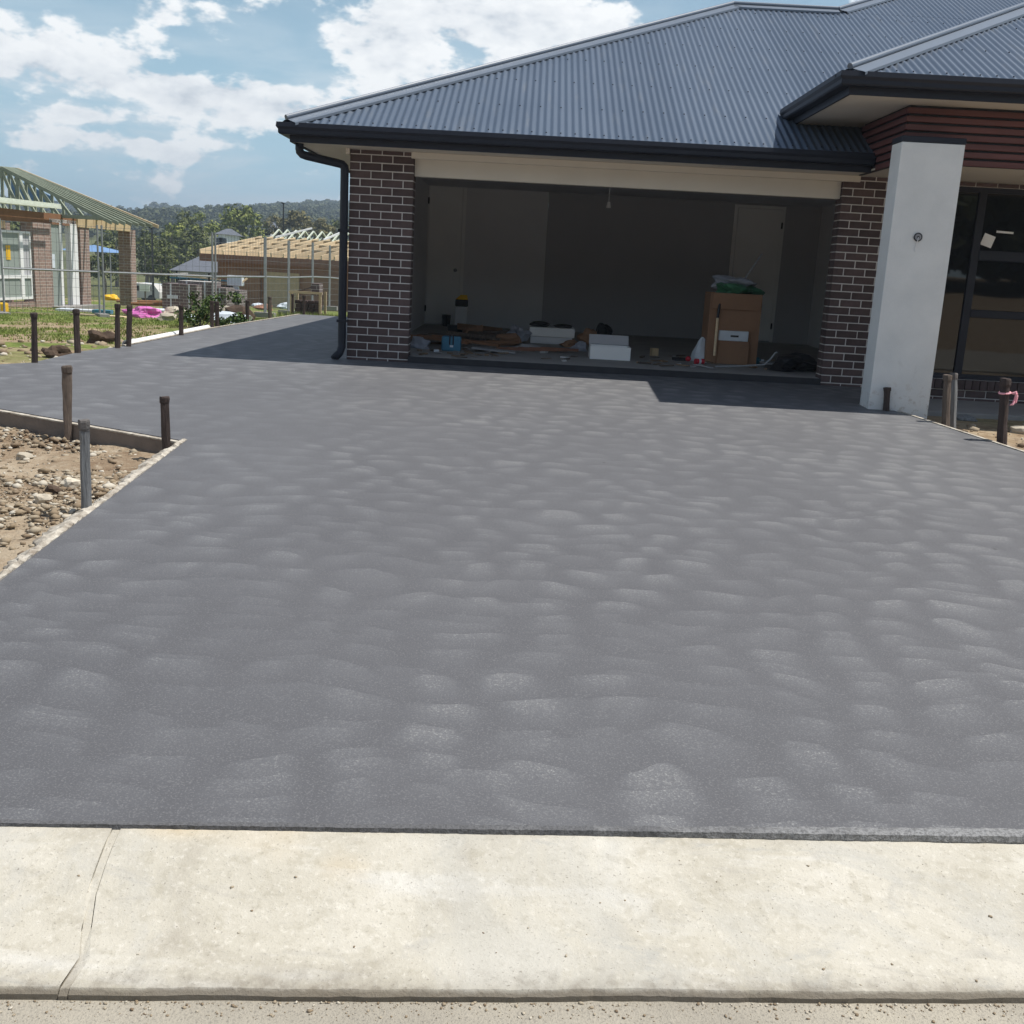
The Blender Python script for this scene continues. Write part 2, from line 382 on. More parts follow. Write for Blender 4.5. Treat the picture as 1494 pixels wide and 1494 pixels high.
def dirt_mat():
    m, t, b = new_mat('stony_dirt')
    p = pos(t)
    n1 = t.noise(p, 1.3, 5, .6, .5); n2 = t.noise(p, 11, 5, .65); n3 = t.noise(p, 70, 4, .7)
    col = t.ramp(n1, [(.3, (.20, .135, .085)), (.5, (.36, .28, .195)), (.7, (.47, .40, .30))])
    col = t.mix(t.math('MULTIPLY', t.smooth(n2, .48, .7), .5), col, (.50, .43, .33))
    col = t.mix(t.math('MULTIPLY', t.smooth(n2, .45, .28), .6), col, (.12, .085, .06))
    col = t.mix(t.math('MULTIPLY', t.smooth(n3, .55, .75), .45), col, (.15, .11, .08))
    t.l.new(col, b.inputs['Base Color']); b.inputs['Roughness'].default_value = 1.0; b.inputs['Specular IOR Level'].default_value = .1
    t.l.new(t.bump(t.math('ADD', n2, t.math('MULTIPLY', n3, .6)), .9, .025), b.inputs['Normal'])
    return m
M['dirt'] = dirt_mat()

def leaf_mat(name, c1, c2, c3, trans=.25):
    m, t, b = new_mat(name)
    g = t.node('ShaderNodeNewGeometry')
    c = t.ramp(g.outputs['Random Per Island'], [(0, c1), (.5, c2), (1, c3)])
    t.l.new(c, b.inputs['Base Color']); b.inputs['Roughness'].default_value = .75; b.inputs['Specular IOR Level'].default_value = .2
    return m
M['leaf'] = leaf_mat('gum_leaves', (.075, .09, .034), (.12, .14, .045), (.18, .195, .065))
M['leaf_bright'] = leaf_mat('bright_gum_leaves', (.10, .13, .03), (.17, .20, .046), (.25, .26, .07))
M['leaf_olive'] = leaf_mat('olive_leaves', (.11, .10, .044), (.16, .145, .06), (.21, .185, .08))
M['leaf_far'] = leaf_mat('forest_leaves', (.06, .07, .036), (.085, .10, .046), (.12, .13, .06))
M['leaf_bush'] = leaf_mat('bush_leaves', (.03, .06, .018), (.06, .10, .03), (.10, .14, .04))
M['blade'] = leaf_mat('grass_blades', (.12, .17, .035), (.19, .25, .055), (.34, .34, .14))

# ------------------------------------------------------------------ mesh builder
class MB:
    def __init__(s): s.v = []; s.f = []
    def add(s, vs, fs):
        o = len(s.v); s.v += [tuple(x) for x in vs]; s.f += [tuple(i+o for i in f) for f in fs]; return s
    def box(s, lo, hi):
        (a, b, c), (d, e, f) = lo, hi
        return s.add([(a, b, c), (d, b, c), (d, e, c), (a, e, c), (a, b, f), (d, b, f), (d, e, f), (a, e, f)],
                     [(0, 3, 2, 1), (4, 5, 6, 7), (0, 1, 5, 4), (1, 2, 6, 5), (2, 3, 7, 6), (3, 0, 4, 7)])
    def bar(s, p, q, w, h, up=(0, 0, 1)):                     # rectangular bar between two points
        p, q = Vector(p), Vector(q); d = (q-p).normalized(); u = Vector(up)
        if abs(d.dot(u)) > .98: u = Vector((0, 1, 0))
        x = d.cross(u).normalized()*w/2; y = x.cross(d).normalized()*h/2
        vs = [p-x-y, p+x-y, p+x+y, p-x+y, q-x-y, q+x-y, q+x+y, q-x+y]
        return s.add(vs, [(0, 1, 2, 3), (7, 6, 5, 4), (0, 4, 5, 1), (1, 5, 6, 2), (2, 6, 7, 3), (3, 7, 4, 0)])
    def obox(s, c, size, rz=0.0, rx=0.0, ry=0.0):
        c = Vector(c); m = Matrix.Rotation(rz, 3, 'Z') @ Matrix.Rotation(rx, 3, 'X') @ Matrix.Rotation(ry, 3, 'Y')
        vs = [c + m @ Vector((sx*size[0]/2, sy*size[1]/2, sz*size[2]/2)) for sx, sy, sz in
              [(-1, -1, -1), (1, -1, -1), (1, 1, -1), (-1, 1, -1), (-1, -1, 1), (1, -1, 1), (1, 1, 1), (-1, 1, 1)]]
        return s.add(vs, [(0, 3, 2, 1), (4, 5, 6, 7), (0, 1, 5, 4), (1, 2, 6, 5), (2, 3, 7, 6), (3, 0, 4, 7)])
    def tube(s, pts, rad, n=10, cap=True):
        pts = [Vector(p) for p in pts]; rads = rad if isinstance(rad, (list, tuple)) else [rad]*len(pts)
        rings = []; ref = None
        for i, p in enumerate(pts):
            d = (pts[min(i+1, len(pts)-1)] - pts[max(i-1, 0)]).normalized()
            if ref is None: ref = Vector((0, 0, 1)) if abs(d.z) < .9 else Vector((1, 0, 0))
            x = d.cross(ref).normalized(); y = x.cross(d).normalized(); ref = y if abs(y.dot(d)) < .9 else ref
            rings.append([p + rads[i]*(math.cos(2*math.pi*k/n)*x + math.sin(2*math.pi*k/n)*y) for k in range(n)])
        vs = [v for r in rings for v in r]; fs = []
        for i in range(len(pts)-1):
            for k in range(n):
                a, b = i*n+k, i*n+(k+1) % n
                fs.append((a, b, b+n, a+n))
        if cap: fs += [tuple(range(n))[::-1], tuple(range((len(pts)-1)*n, len(pts)*n))]
        return s.add(vs, fs)
    def prism(s, poly, z0, z1):                               # poly list of (x,y), z0/z1 number or function
        f0 = z0 if callable(z0) else (lambda x, y: z0); f1 = z1 if callable(z1) else (lambda x, y: z1)
        n = len(poly)
        vs = [(x, y, f0(x, y)) for x, y in poly] + [(x, y, f1(x, y)) for x, y in poly]
        fs = [tuple(range(n))[::-1], tuple(range(n, 2*n))] + [(i, (i+1) % n, n+(i+1) % n, n+i) for i in range(n)]
        return s.add(vs, fs)
    def sweep(s, prof, path):                                 # prof: list of (out,z) ; path: list of (pos, outdir)
        n = len(prof); vs = []
        for p, o in path:
            p, o = Vector(p), Vector(o)
            vs += [p + o*a + Vector((0, 0, b)) for a, b in prof]
        fs = []
        for i in range(len(path)-1):
            for k in range(n):
                a, b = i*n+k, i*n+(k+1) % n
                fs.append((a, b, b+n, a+n))
        fs += [tuple(range(n))[::-1], tuple(range((len(path)-1)*n, len(path)*n))]
        return s.add(vs, fs)
    def blob(s, c, size, seed=0, rough=.25, sub=2, flat=0.0):
        bm = bmesh.new(); bmesh.ops.create_icosphere(bm, subdivisions=sub, radius=1.0)
        rn = random.Random(seed); ph = [rn.uniform(0, 6.28) for _ in range(9)]
        vs = []
        for v in bm.verts:
            p = v.co
            k = 1 + rough*(math.sin(3*p.x+ph[0])*math.sin(2.6*p.y+ph[1]) + .6*math.sin(5*p.z+ph[2]+2*p.x) + .4*math.sin(7*p.y+ph[3])*math.sin(6*p.x+ph[4]))
            q = p*k
            if flat and q.z < -flat: q.z = -flat
            vs.append((c[0]+q.x*size[0], c[1]+q.y*size[1], c[2]+q.z*size[2]))
        fs = [tuple(v.index for v in f.verts) for f in bm.faces]; bm.free()
        return s.add(vs, fs)
    def build(s, name, m, parent=None, smooth=False, flip=True):
        org = Vector((0, 0, 0)); p = parent
        while p is not None: org += p.location; p = p.parent
        me = bpy.data.meshes.new(name); me.from_pydata([(x-org.x, y-org.y, z-org.z) for x, y, z in s.v], [], s.f)
        if flip:
            bm = bmesh.new(); bm.from_mesh(me); bmesh.ops.recalc_face_normals(bm, faces=bm.faces); bm.to_mesh(me); bm.free()
        me.materials.append(M[m] if isinstance(m, str) else m)
        if smooth: me.polygons.foreach_set('use_smooth', [True]*len(me.polygons))
        o = bpy.data.objects.new(name, me); COL.objects.link(o); o.parent = parent
        return o
def npmesh(name, V, Fq, m, parent=None, quads=True):
    me = bpy.data.meshes.new(name); nv, nf = len(V), len(Fq); k = Fq.shape[1]
    me.vertices.add(nv); me.vertices.foreach_set('co', V.astype(np.float32).ravel())
    me.loops.add(nf*k); me.loops.foreach_set('vertex_index', Fq.astype(np.int32).ravel())
    me.polygons.add(nf); me.polygons.foreach_set('loop_start', (np.arange(nf)*k).astype(np.int32))
    me.update(calc_edges=True); me.validate()
    me.materials.append(M[m] if isinstance(m, str) else m)
    o = bpy.data.objects.new(name, me); COL.objects.link(o); o.parent = parent
    return o
def thing(name, label, cat, loc=(0, 0, 0), group=None):
    o = bpy.data.objects.new(name, None); COL.objects.link(o); o.location = loc; o.empty_display_size = .1
    o['label'] = label; o['category'] = cat
    if group: o['group'] = group
    return o
def tag(o, label, cat, group=None):
    o['label'] = label; o['category'] = cat
    if group: o['group'] = group
    return o
def struct(o, label=None):
    o['kind'] = 'structure'
    if label: o['label'] = label
    return o
def stuff(o, label=None):
    o['kind'] = 'stuff'
    if label: o['label'] = label
    return o
def bevel_mesh(me, w=.004, seg=1):
    bm = bmesh.new(); bm.from_mesh(me)
    bmesh.ops.bevel(bm, geom=list(bm.edges), offset=w, segments=seg, affect='EDGES', profile=.5)
    bm.to_mesh(me); bm.free()
def bevelled(o, w=.006, seg=2): bevel_mesh(o.data, w, seg); return o

# ------------------------------------------------------------------ terrain
def interp(x, xs, ys): return float(np.interp(x, xs, ys))
def drive_z(Y): return min(.48, .12 + (Y-2.6)*.040)
GY = [-80, -12, -4, 2.0, 2.6, 5, 7.5, 10.5, 12.5, 16, 22, 27, 34, 45, 60, 80, 110, 150, 250, 400, 600, 850, 1000, 1400, 2200]
GZ = [3.0, .6, -.06, -.06, .02, .06, .12, .34, .36, .36, .34, .05, -.25, -.6, -1.2, -2.5, -3.4, -4.0, -3.0, 6, 17, 31, 37, 30, 10]
LZ = [3.0, .6, -.06, -.06, .02, .06, .14, .40, .36, .26, .08, -.06, -.28, -.6, -1.2, -2.5, -3.4, -4.0, -3.0, 6, 17, 31, 37, 30, 10]
def gz(x, y):
    a = interp(y, GY, GZ); b = interp(y, GY, LZ)
    k = min(1, max(0, (-5.2-x)/4))
    z = a*(1-k)+b*k
    if y > 120:
        far = min(1, (y-120)/300)
        z += far*(7*math.sin(x*.006+1.3)+4*math.sin(x*.017+y*.004)+3*math.sin(x*.031+.7))
    return z
xs = np.concatenate([np.linspace(-900, -120, 40), np.linspace(-110, -22, 30), np.linspace(-20, 14, 69), np.linspace(18, 110, 20), np.linspace(130, 900, 30)])
ys = np.concatenate([np.linspace(-80, -6, 14), np.linspace(-5, 40, 91), np.linspace(42, 120, 30), np.linspace(130, 1100, 60), np.linspace(1150, 2200, 10)])
V = np.array([(x, y, gz(x, y) + (.02*math.sin(x*3.1+y*1.7)*math.sin(y*2.3-x) if 8 < y < 40 and x < -5.3 else 0)) for y in ys for x in xs])
nx, ny = len(xs), len(ys)
ii = np.array([(j*nx+i, j*nx+i+1, (j+1)*nx+i+1, (j+1)*nx+i) for j in range(ny-1) for i in range(nx-1)])
g = npmesh('ground', V, ii, 'ground'); struct(g, 'dirt and patchy grass falling away to distant wooded hills')
g.data.polygons.foreach_set('use_smooth', [True]*len(g.data.polygons))

# street frame: kerb runs 4.6 degrees off the house front
KA = math.atan(.0815)
def kp(s, d, z):        # s along kerb, d = distance back from the lip
    return (s*math.cos(KA) - d*math.sin(KA), 2.072 + s*math.sin(KA) + d*math.cos(KA), z)
rd = MB(); rd.add([kp(-60, .03, 0.0), kp(60, .03, 0.0), kp(60, -8, 0.05), kp(-60, -8, 0.05)], [(0, 1, 2, 3)])
struct(rd.build('road', 'road'), 'dusty beige road seal at the bottom edge')
prof = [(0, -.1), (0, .014), (.010, .026), (.10, .034), (.20, .044), (.30, .066), (.38, .090), (.45, .103), (.535, .108), (.535, -.1)]
def kerb_sec(s0, s1, joint0=None, joint1=None):
    mb = MB(); rk = random.Random(int(s0*3+s1*7)+5)
    tt = [0.0, 1.0]
    if abs(s1-s0) > 1:
        fine_ = [(q-s0)/(s1-s0) for q in np.arange(-2.6, 3.4, .025) if min(s0, s1) < q < max(s0, s1)]
        tt = sorted(set([0.0, 1.0] + [x for x in fine_ if .003 < x < .997] + [i/12 for i in range(1, 12)]))
    n = len(tt)-1; vs = []; j1 = j2 = 0
    for i in range(n+1):
        j1 = .85*j1 + .15*rk.uniform(-1, 1); j2 = .6*j2 + .4*rk.uniform(-1, 1)
        chip = .004*rk.random() if rk.random() < .10 else 0
        for k, (d, z) in enumerate(prof):
            a = s0 + (joint0(d) if joint0 else 0); b = s1 + (joint1(d) if joint1 else 0)
            if k in (1, 2) and len(tt) > 2: d = d + .008*j1 + .002*j2 + chip; z = z + .003*j2 - chip*.5
            elif k == 3 and len(tt) > 2: z = z + .0015*j1
            vs.append(kp(a+(b-a)*tt[i], d, z))
    m = len(prof); fs = []
    for i in range(n):
        for k in range(m-1):
            fs.append((i*m+k, i*m+k+1, (i+1)*m+k+1, (i+1)*m+k))
    fs += [tuple(range(m)), tuple(range(n*m, n*m+m))[::-1]]
    mb.add(vs, fs); return mb
kerb = bpy.data.objects.new('kerb', None); COL.objects.link(kerb); struct(kerb, 'pale concrete layback kerb along the road')
jl = atz(128, 1330, .06); jb = atz(170, 1208, .108); jf = atz(84, 1455, .03)
def s_of(P): return (P.x)*math.cos(KA) + (P.y-2.072)*math.sin(KA)
sb, sf, sm = s_of(jb), s_of(jf), s_of(jl)
def jline(off):
    return lambda d: interp(d, [0, .10, .27, .535], [sf, sf+.015, sm-.01, sb])+off
kerb_sec(-40, 0, None, jline(-.0118)).build('kerb_section', 'kerb', kerb)
kerb_sec(0, 40, jline(.0118), None).build('kerb_section', 'kerb', kerb)
prof_bak = prof; prof = [(d, z-.0035 if z > 0 else z) for d, z in prof]
kerb_sec(0, 0, jline(-.0095), jline(.0095)).build('mortar_joint', 'kerb', kerb)
prof = prof_bak

# ------------------------------------------------------------------ driveway
def kerb_back(x): return 2.072 + .535/math.cos(KA) + x*math.tan(KA) + .004
outA = [(-2.10, kerb_back(-2.10)), (5.45, kerb_back(5.45)), (4.07, 8.60), (3.64, 10.45), (3.60, 10.82), (4.02, 10.82), (4.02, 11.6), (-4.84, 11.6), (-4.92, 10.55), (-5.2, 10.25), (-9.6, 12.2), (-9.0, 10.42), (-2.36, 7.30)]
outB = [(-4.84, 11.6), (4.02, 11.6), (4.02, 12.33), (-2.02, 12.34), (-2.02, 21.6), (-4.60, 21.6), (-4.78, 16.2), (-4.70, 12.5)]
zA = lambda x, y: .12 + (y-2.6)*.040
mbd = MB()
mbd.prism(outA, lambda x, y: zA(x, y)-.14, zA)
mbd.prism(outB, .34, .48)
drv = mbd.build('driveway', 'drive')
bm = bmesh.new(); bm.from_mesh(drv.data); bmesh.ops.triangulate(bm, faces=bm.faces); bm.to_mesh(drv.data); bm.free()
struct(drv, 'wide charcoal concrete driveway with trowelled swirl finish')
# crusty lip of squeezed-out concrete along the kerb
rn = random.Random(4)
mb = MB(); xsl = np.linspace(-2.1, 5.45, 520); n = 6; vs = []; w1 = w2_ = 0
for i, x in enumerate(xsl):
    w1 = .80*w1 + .20*rn.uniform(-1, 1)*2; w2_ = .9*w2_ + .1*rn.uniform(-1, 1)*3
    big_ = interp(x, [-2.1, -1, .3, 1.2, 5.4], [.02, .05, .35, .9, 1.0]); y0 = kerb_back(x); z0 = zA(x, y0)
    h_ = .002 + .005*big_*(1+.5*w1); d_ = .004 + .010*big_*(1+.4*w2_)
    for a, b_ in ((-.002-.4*d_, -.03), (-d_, -.012), (-d_*.8, h_*.6), (.004, h_), (.012+.02*big_, h_*.55), (.03+.03*big_*(1+.3*w1), -.004)):
        vs.append((x, y0+a+rn.uniform(-.0012, .0012), z0+b_+rn.uniform(-.001, .001)))
lpm, lpt, lpb = new_mat('lip_concrete')
lpp = pos(lpt); lps = lpt.node('ShaderNodeSeparateXYZ'); lpt.l.new(lpp, lps.inputs[0])
lpn = lpt.noise(lpp, 9, 5, .7); lpf = lpt.noise(lpp, 90, 3, .7)
lpk = lpt.smooth(lpt.math('ADD', lps.outputs[0], lpt.math('MULTIPLY', lpt.math('SUBTRACT', lpn, .5), 2.6)), -.1, 1.3)
lpc = lpt.mix(lpk, (.118, .118, .124), (.27, .27, .272))
lpc = lpt.mix(lpt.math('MULTIPLY', lpt.smooth(lpf, .45, .62), .55), lpc, (.06, .06, .06))
lpt.l.new(lpc, lpb.inputs['Base Color']); lpb.inputs['Roughness'].default_value = .9
lpt.l.new(lpt.bump(lpf, .8, .01), lpb.inputs['Normal'])
fs = [(i*n+k, i*n+k+1, (i+1)*n+k+1, (i+1)*n+k) for i in range(len(xsl)-1) for k in range(n-1)]
MB().add(vs, fs).build('concrete_lip', lpm, drv)

# ------------------------------------------------------------------ our house
DF = 12.32; ZF = .51; XL, XR = -2.09, 3.376
house = thing('house', 'new dark brick house with corrugated blue-grey roof and open empty garage', 'house', (0.6, DF, ZF))
BW, BH, BD = .23, .076, .11
_bm = {}
def brick_mesh(w, d, h):
    k = (round(w, 3), round(d, 3), round(h, 3))
    if k not in _bm:
        me = MB().box((-w/2, -d/2, -h/2), (w/2, d/2, h/2))
        o = me.build('brick', 'brick'); bevel_mesh(o.data, .003); _bm[k] = o.data
        bpy.data.objects.remove(o)
    return _bm[k]
rb = random.Random(11)
def place_brick(parent, c, w=BW, d=BD, h=BH):
    org = Vector((0, 0, 0)); p = parent
    while p is not None: org += p.location; p = p.parent
    o = bpy.data.objects.new('brick', brick_mesh(w, d, h)); COL.objects.link(o); o.parent = parent
    o.location = Vector(c) - org + Vector((0, rb.uniform(-.0015, .0015), 0))
    return o
def brick_face(parent, x0, nb, z0, rows, y, first_half_even=True, top=None):
    # stretcher bond on a wall facing the street; x0 = left end, nb = width in whole bricks
    for k in rows:
        z = z0 + k*.086 + BH/2 + .005; h = BH
        if top is not None and z+BH/2 > top: h = max(.02, top-(z-BH/2)); z = z-BH/2+h/2
        if (k % 2 == 0) == first_half_even:
            xs_ = [(x0, .11)] + [(x0+.12+.24*i, .23) for i in range(nb-1)] + [(x0+.12+.24*(nb-1), .11)]
        else: xs_ = [(x0+.24*i, .23) for i in range(nb)]
        for xa, w in xs_: place_brick(parent, (xa+w/2, y+BD/2, z), w, BD, h)
ZTOP = 2.795
pl = MB().box((XL+.004, DF+.003, .30), (XL+.706, DF+.24, ZTOP)).build('brick_pier', 'mortar', house)
pl['label'] = 'left garage pier of dark bricks with pale mortar'
brick_face(pl, XL, 3, ZF, range(-1, 27), DF, top=ZTOP-.003)
pr = MB().box((XR+.004, DF+.003, .30), (XR+.95, DF+.24, ZTOP)).build('brick_pier', 'mortar', house)
pr['label'] = 'right garage pier of dark bricks behind the white column'
brick_face(pr, XR, 4, ZF, range(-1, 27), DF, top=ZTOP-.003)
for k in range(0, 27):
    z = ZF+k*.086+BH/2+.005
    if z+BH/2 < ZTOP:
        place_brick(pr, (XR+.055+.001, DF+.12+.06, z), .11, .115, BH)
        place_brick(pl, (XL+.654, DF+.12+.06, z), .11, .115, BH)
# side wall (left) and rest of shell
MB().box((XL+.002, DF+.242, .30), (XL+.25, 22.0, ZTOP)).build('side_wall', 'brickwork_dark', house)
MB().box((XL+.252, 21.75, .30), (10.5, 22.0, ZTOP)).build('rear_wall', 'brickwork_dark', house)
MB().box((10.502, DF+.02, .30), (10.75, 22.0, ZTOP)).build('side_wall', 'brickwork_dark', house)
# garage interior
gf = MB(); gf.prism([(XL+.72, DF+.02), (XR-.012, DF+.02), (XR-.012, DF+.26), (4.72, DF+.26), (4.72, 18.30), (XL+.26, 18.30), (XL+.26, DF+.26), (XL+.72, DF+.26)], .36, lambda x, y: .555+(y-DF)*.008)
gf.build('garage_floor', 'slab', house)
MB().box((XL+.712, DF-.03, .40), (XR-.004, DF+.018, .552)).build('floor_edge', mat('shade_dark_edge', (.035, .035, .04), .8, .3, 9), house)  # near-black edge: the threshold's shade is put into its colour
MB().box((XL+.251, 18.302, .4), (.20, 18.4, 2.98)).build('plaster_wall', 'plaster', house)
MB().box((.205, 18.33, .4), (4.82, 18.42, 2.98)).build('plaster_wall', 'greywall', house)
MB().box((4.722, 13.0, .4), (4.80, 18.328, 2.98)).build('plaster_wall', 'plaster', house)
MB().box((XL+.251, DF+.245, .4), (XL+.30, 18.30, 2.98)).build('plaster_wall', 'plaster', house)
MB().box((XL+.302, DF+.30, 2.86), (4.72, 18.30, 2.96)).build('garage_ceiling', 'plaster', house)
# doors on the back wall
def flush_door(x0, x1, z0, z1, y, hx, hinge):
    d = bevelled(MB().box((x0, y-.045, z0), (x1, y-.003, z1)).build('door', 'white', house), .004, 1)
    hb = MB(); hb.tube([(hx, y-.05, 1.52), (hx, y-.06, 1.52)], .028, 12); hb.tube([(hx, y-.06, 1.52), (hx, y-.10, 1.52)], .022, 10)
    hb.tube([(hx, y-.10, 1.52), (hx, y-.115, 1.52)], [.03, .015], 12); hb.build('handle', 'metal', d)
    for zz in (z0+.25, z1-.25): MB().box((hinge-.012, y-.05, zz-.05), (hinge+.012, y-.047+.01, zz+.05)).build('hinge', 'black', d)
    fr = MB(); w = .055
    for a, b_ in ((x0-w-.006, x0-.006), (x1+.006, x1+w+.006)): fr.box((a, y-.02, z0-.02), (b_, y-.002, z1+w))
    fr.box((x0-.005, y-.02, z1+.006), (x1+.005, y-.002, z1+w)); fr.build('door_frame', 'white', d)
p0 = at(606, 270, 18.25); p1 = at(676, 272, 18.25)
flush_door(-1.77, p1.x, .62, p1.z, 18.30, p1.x-.075, -1.78)
p2, p3 = at(1079, 303, 18.25), at(1143, 305, 18.25)
flush_door(p2.x, p3.x, .63, p2.z, 18.33, p2.x+.07, p3.x+.012)
# power point and ceiling pull in the garage
pp = at(888, 300, 15.5)
lf = MB(); lf.tube([(pp.x, 15.5, 2.86), (pp.x, 15.5, pp.z+.05)], .006, 6); lf.tube([(pp.x, 15.5, pp.z+.05), (pp.x, 15.5, pp.z-.03)], [.02, .032], 12)
lf.build('bare_lamp_holder', 'white', house)
# lintel: painted beam and cornice above the opening
bevelled(MB().box((XL+.712, DF+.06, 2.545), (XR-.004, DF+.20, 2.74)).build('garage_beam', 'soffit', house), .004, 1)
bevelled(MB().box((XL+.680, DF-.012, 2.728), (XR+.18, DF+.058, 2.797)).build('beam_trim', 'soffit', house), .004, 1)

# ---- roof
TP = math.tan(R(25.6)); CR, SR = math.cos(R(25.6)), math.sin(R(25.6))
def corrugated(mb, O, a, b, s0, s1, rlo, rhi, amp=.0085, pitch=.0762, per=8):
    O, a, b = Vector(O), Vector(a), Vector(b)
    nrm = (Vector((0, 0, 1))*CR - b*SR)
    n = int((s1-s0)/pitch*per); vs = []; fs = []
    for i in range(n+1):
        s_ = s0+(s1-s0)*i/n; h = amp*math.sin(2*math.pi*s_/pitch)
        l, u_ = rlo(s_), max(rlo(s_), rhi(s_))
        for r_ in (l, u_): vs.append(O + a*s_ + b*r_ + Vector((0, 0, r_*TP)) + nrm*h)
        if i: fs.append((2*i-2, 2*i, 2*i+1, 2*i-1))
    mb.add(vs, fs)
EX, EY, EZ = -2.70, 11.70, 2.955
RG = 5.46; S2 = 7.02
run_front = lambda s_: min(s_, RG) if s_ < S2 else RG+(s_-S2)
rf = MB(); corrugated(rf, (EX, EY, EZ), (1, 0, 0), (0, 1, 0), 0, 14.5, lambda s_: 0, run_front)
roof = rf.build('roof', 'roof', house, smooth=True, flip=False)
roof['label'] = 'blue-grey corrugated steel roof over the garage'
rs = MB(); corrugated(rs, (EX, EY, EZ), (0, 1, 0), (1, 0, 0), 0, 2*RG, lambda s_: 0, lambda s_: min(s_, 2*RG-s_), per=6); rs.build('roof_side', 'roof', roof, smooth=True, flip=False)
rbk = MB(); corrugated(rbk, (EX, EY+2*RG, EZ), (1, 0, 0), (0, -1, 0), 0, 14.5, lambda s_: 0, lambda s_: min(s_, RG), per=4); rbk.build('roof_back', 'roof', roof, smooth=True, flip=False)
ap = Vector((EX+S2, EY+RG, EZ+RG*TP)); tp_ = ap+Vector((4.5, 4.5, 4.5*TP))
MB().add([ap, tp_, (ap.x, ap.y+9, ap.z)], [(0, 2, 1)]).build('upper_roof_side', 'roof', roof, flip=False)
# porch roof
PX, PY, PZ = 2.74, 10.32, 3.485
def ridge_cap(mb, P, Q, side, up=None, w=.16, roll=.028):
    P, Q = Vector(P), Vector(Q); d = (Q-P).normalized()
    s1, s2 = side
    s1 = Vector(s1).normalized(); s2 = Vector(s2).normalized()
    U = Vector((0, 0, .026))
    for sd in (s1, s2):
        lip = sd*(w) + Vector((0, 0, -.006)); mid = sd*.03
        for k0, k1 in ((mid, sd*w), ):
            vs = [P+U+k0, Q+U+k0, Q+U+k1, P+U+k1, P+k1, Q+k1]
            mb.add(vs, [(0, 1, 2, 3), (3, 2, 5, 4)])
    mb.tube([P+U+Vector((0, 0, .012)), Q+U+Vector((0, 0, .012))], roll, 12)
capm = MB()
hipP = Vector((EX+.03, EY+.03, EZ+.03*TP+.01)); hipQ = Vector((EX+RG, EY+RG, EZ+RG*TP+.01))
fs_dir = Vector((1, 0, 0))*1.0
# directions lying in the two roof planes, perpendicular to the hip
hd = (hipQ-hipP).normalized()
def in_plane(dirb, d):     # unit vector in the plane whose fall line is dirb, perpendicular to d and pointing down-slope
    nrm = Vector((0, 0, 1))*CR - Vector(dirb)*SR
    v = nrm.cross(d).normalized()
    if v.z > 0: v = -v
    return v
ridge_cap(capm, hipP, hipQ, (in_plane((0, 1, 0), hd), in_plane((1, 0, 0), hd)))
capm.build('ridge_cap', 'cap', roof)
rQ = Vector((EX+S2, EY+RG, EZ+RG*TP+.01)); c2 = MB(); rd_ = (rQ-hipQ).normalized()
ridge_cap(c2, hipQ, rQ, (in_plane((0, 1, 0), rd_), in_plane((0, -1, 0), rd_))); c2.build('ridge_cap', 'cap', roof)
c3 = MB(); q3 = rQ + Vector((4.5, 4.5, 4.5*TP)); h3 = (q3-rQ).normalized()
ridge_cap(c3, rQ, q3, (in_plane((0, 1, 0), h3), in_plane((1, 0, 0), h3))); c3.build('ridge_cap', 'cap', roof)
pf = MB(); corrugated(pf, (PX, PY, PZ), (1, 0, 0), (0, 1, 0), 0, 9.2, lambda s_: 0, lambda s_: min(s_, 4.6))
porch_roof = pf.build('porch_roof', 'roof', house, smooth=True, flip=False)
pf2 = MB(); corrugated(pf2, (PX, PY, PZ), (0, 1, 0), (1, 0, 0), 0, 9.5, lambda s_: max(0, (s_-2.45)), lambda s_: min(s_, 4.6), per=6); pf2.build('porch_roof_side', 'roof', porch_roof, smooth=True, flip=False)
c4 = MB(); pP = Vector((PX+.03, PY+.03, PZ+.03*TP+.01)); pQ = Vector((PX+4.6, PY+4.6, PZ+4.6*TP+.01)); hp = (pQ-pP).normalized()
ridge_cap(c4, pP, pQ, (in_plane((0, 1, 0), hp), in_plane((1, 0, 0), hp))); c4.build('ridge_cap', 'cap', porch_roof)
# roofing screws on the crests
scr = MB()
def screws(O, a, b, s0, s1, rows, rhi, step=3, amp=.0085):
    O, a, b = Vector(O), Vector(a), Vector(b); nrm = (Vector((0, 0, 1))*CR - b*SR)
    for ri, r_ in enumerate(rows):
        k = 0; j = (3 if ri else 2)
        while True:
            s_ = (.25+(k*j+ri*2))*.0762; k += 1
            if s_ > s1: break
            if s_ < s0 or r_ > rhi(s_)-.12: continue
            p = O + a*s_ + b*r_ + Vector((0, 0, r_*TP)) + nrm*amp
            x = a*.0075; y = (b*CR+Vector((0, 0, SR)))*.0075
            vs = [p+x*math.cos(t)+y*math.sin(t) for t in np.linspace(0, 2*math.pi, 7)[:-1]]
            scr.add(vs+[v+nrm*.008 for v in vs], [tuple(range(6, 12))]+[(i, (i+1) % 6, 6+(i+1) % 6, 6+i) for i in range(6)])
screws((EX, EY, EZ), (1, 0, 0), (0, 1, 0), 0, 11, [.10, .85, 1.7, 2.55, 3.4, 4.25, 5.1], run_front)
screws((PX, PY, PZ), (1, 0, 0), (0, 1, 0), 0, 6, [.10, .85, 1.7, 2.55, 3.4], lambda s_: min(s_, 4.6))
stuff(scr.build('roof_screws', 'gutter', roof))

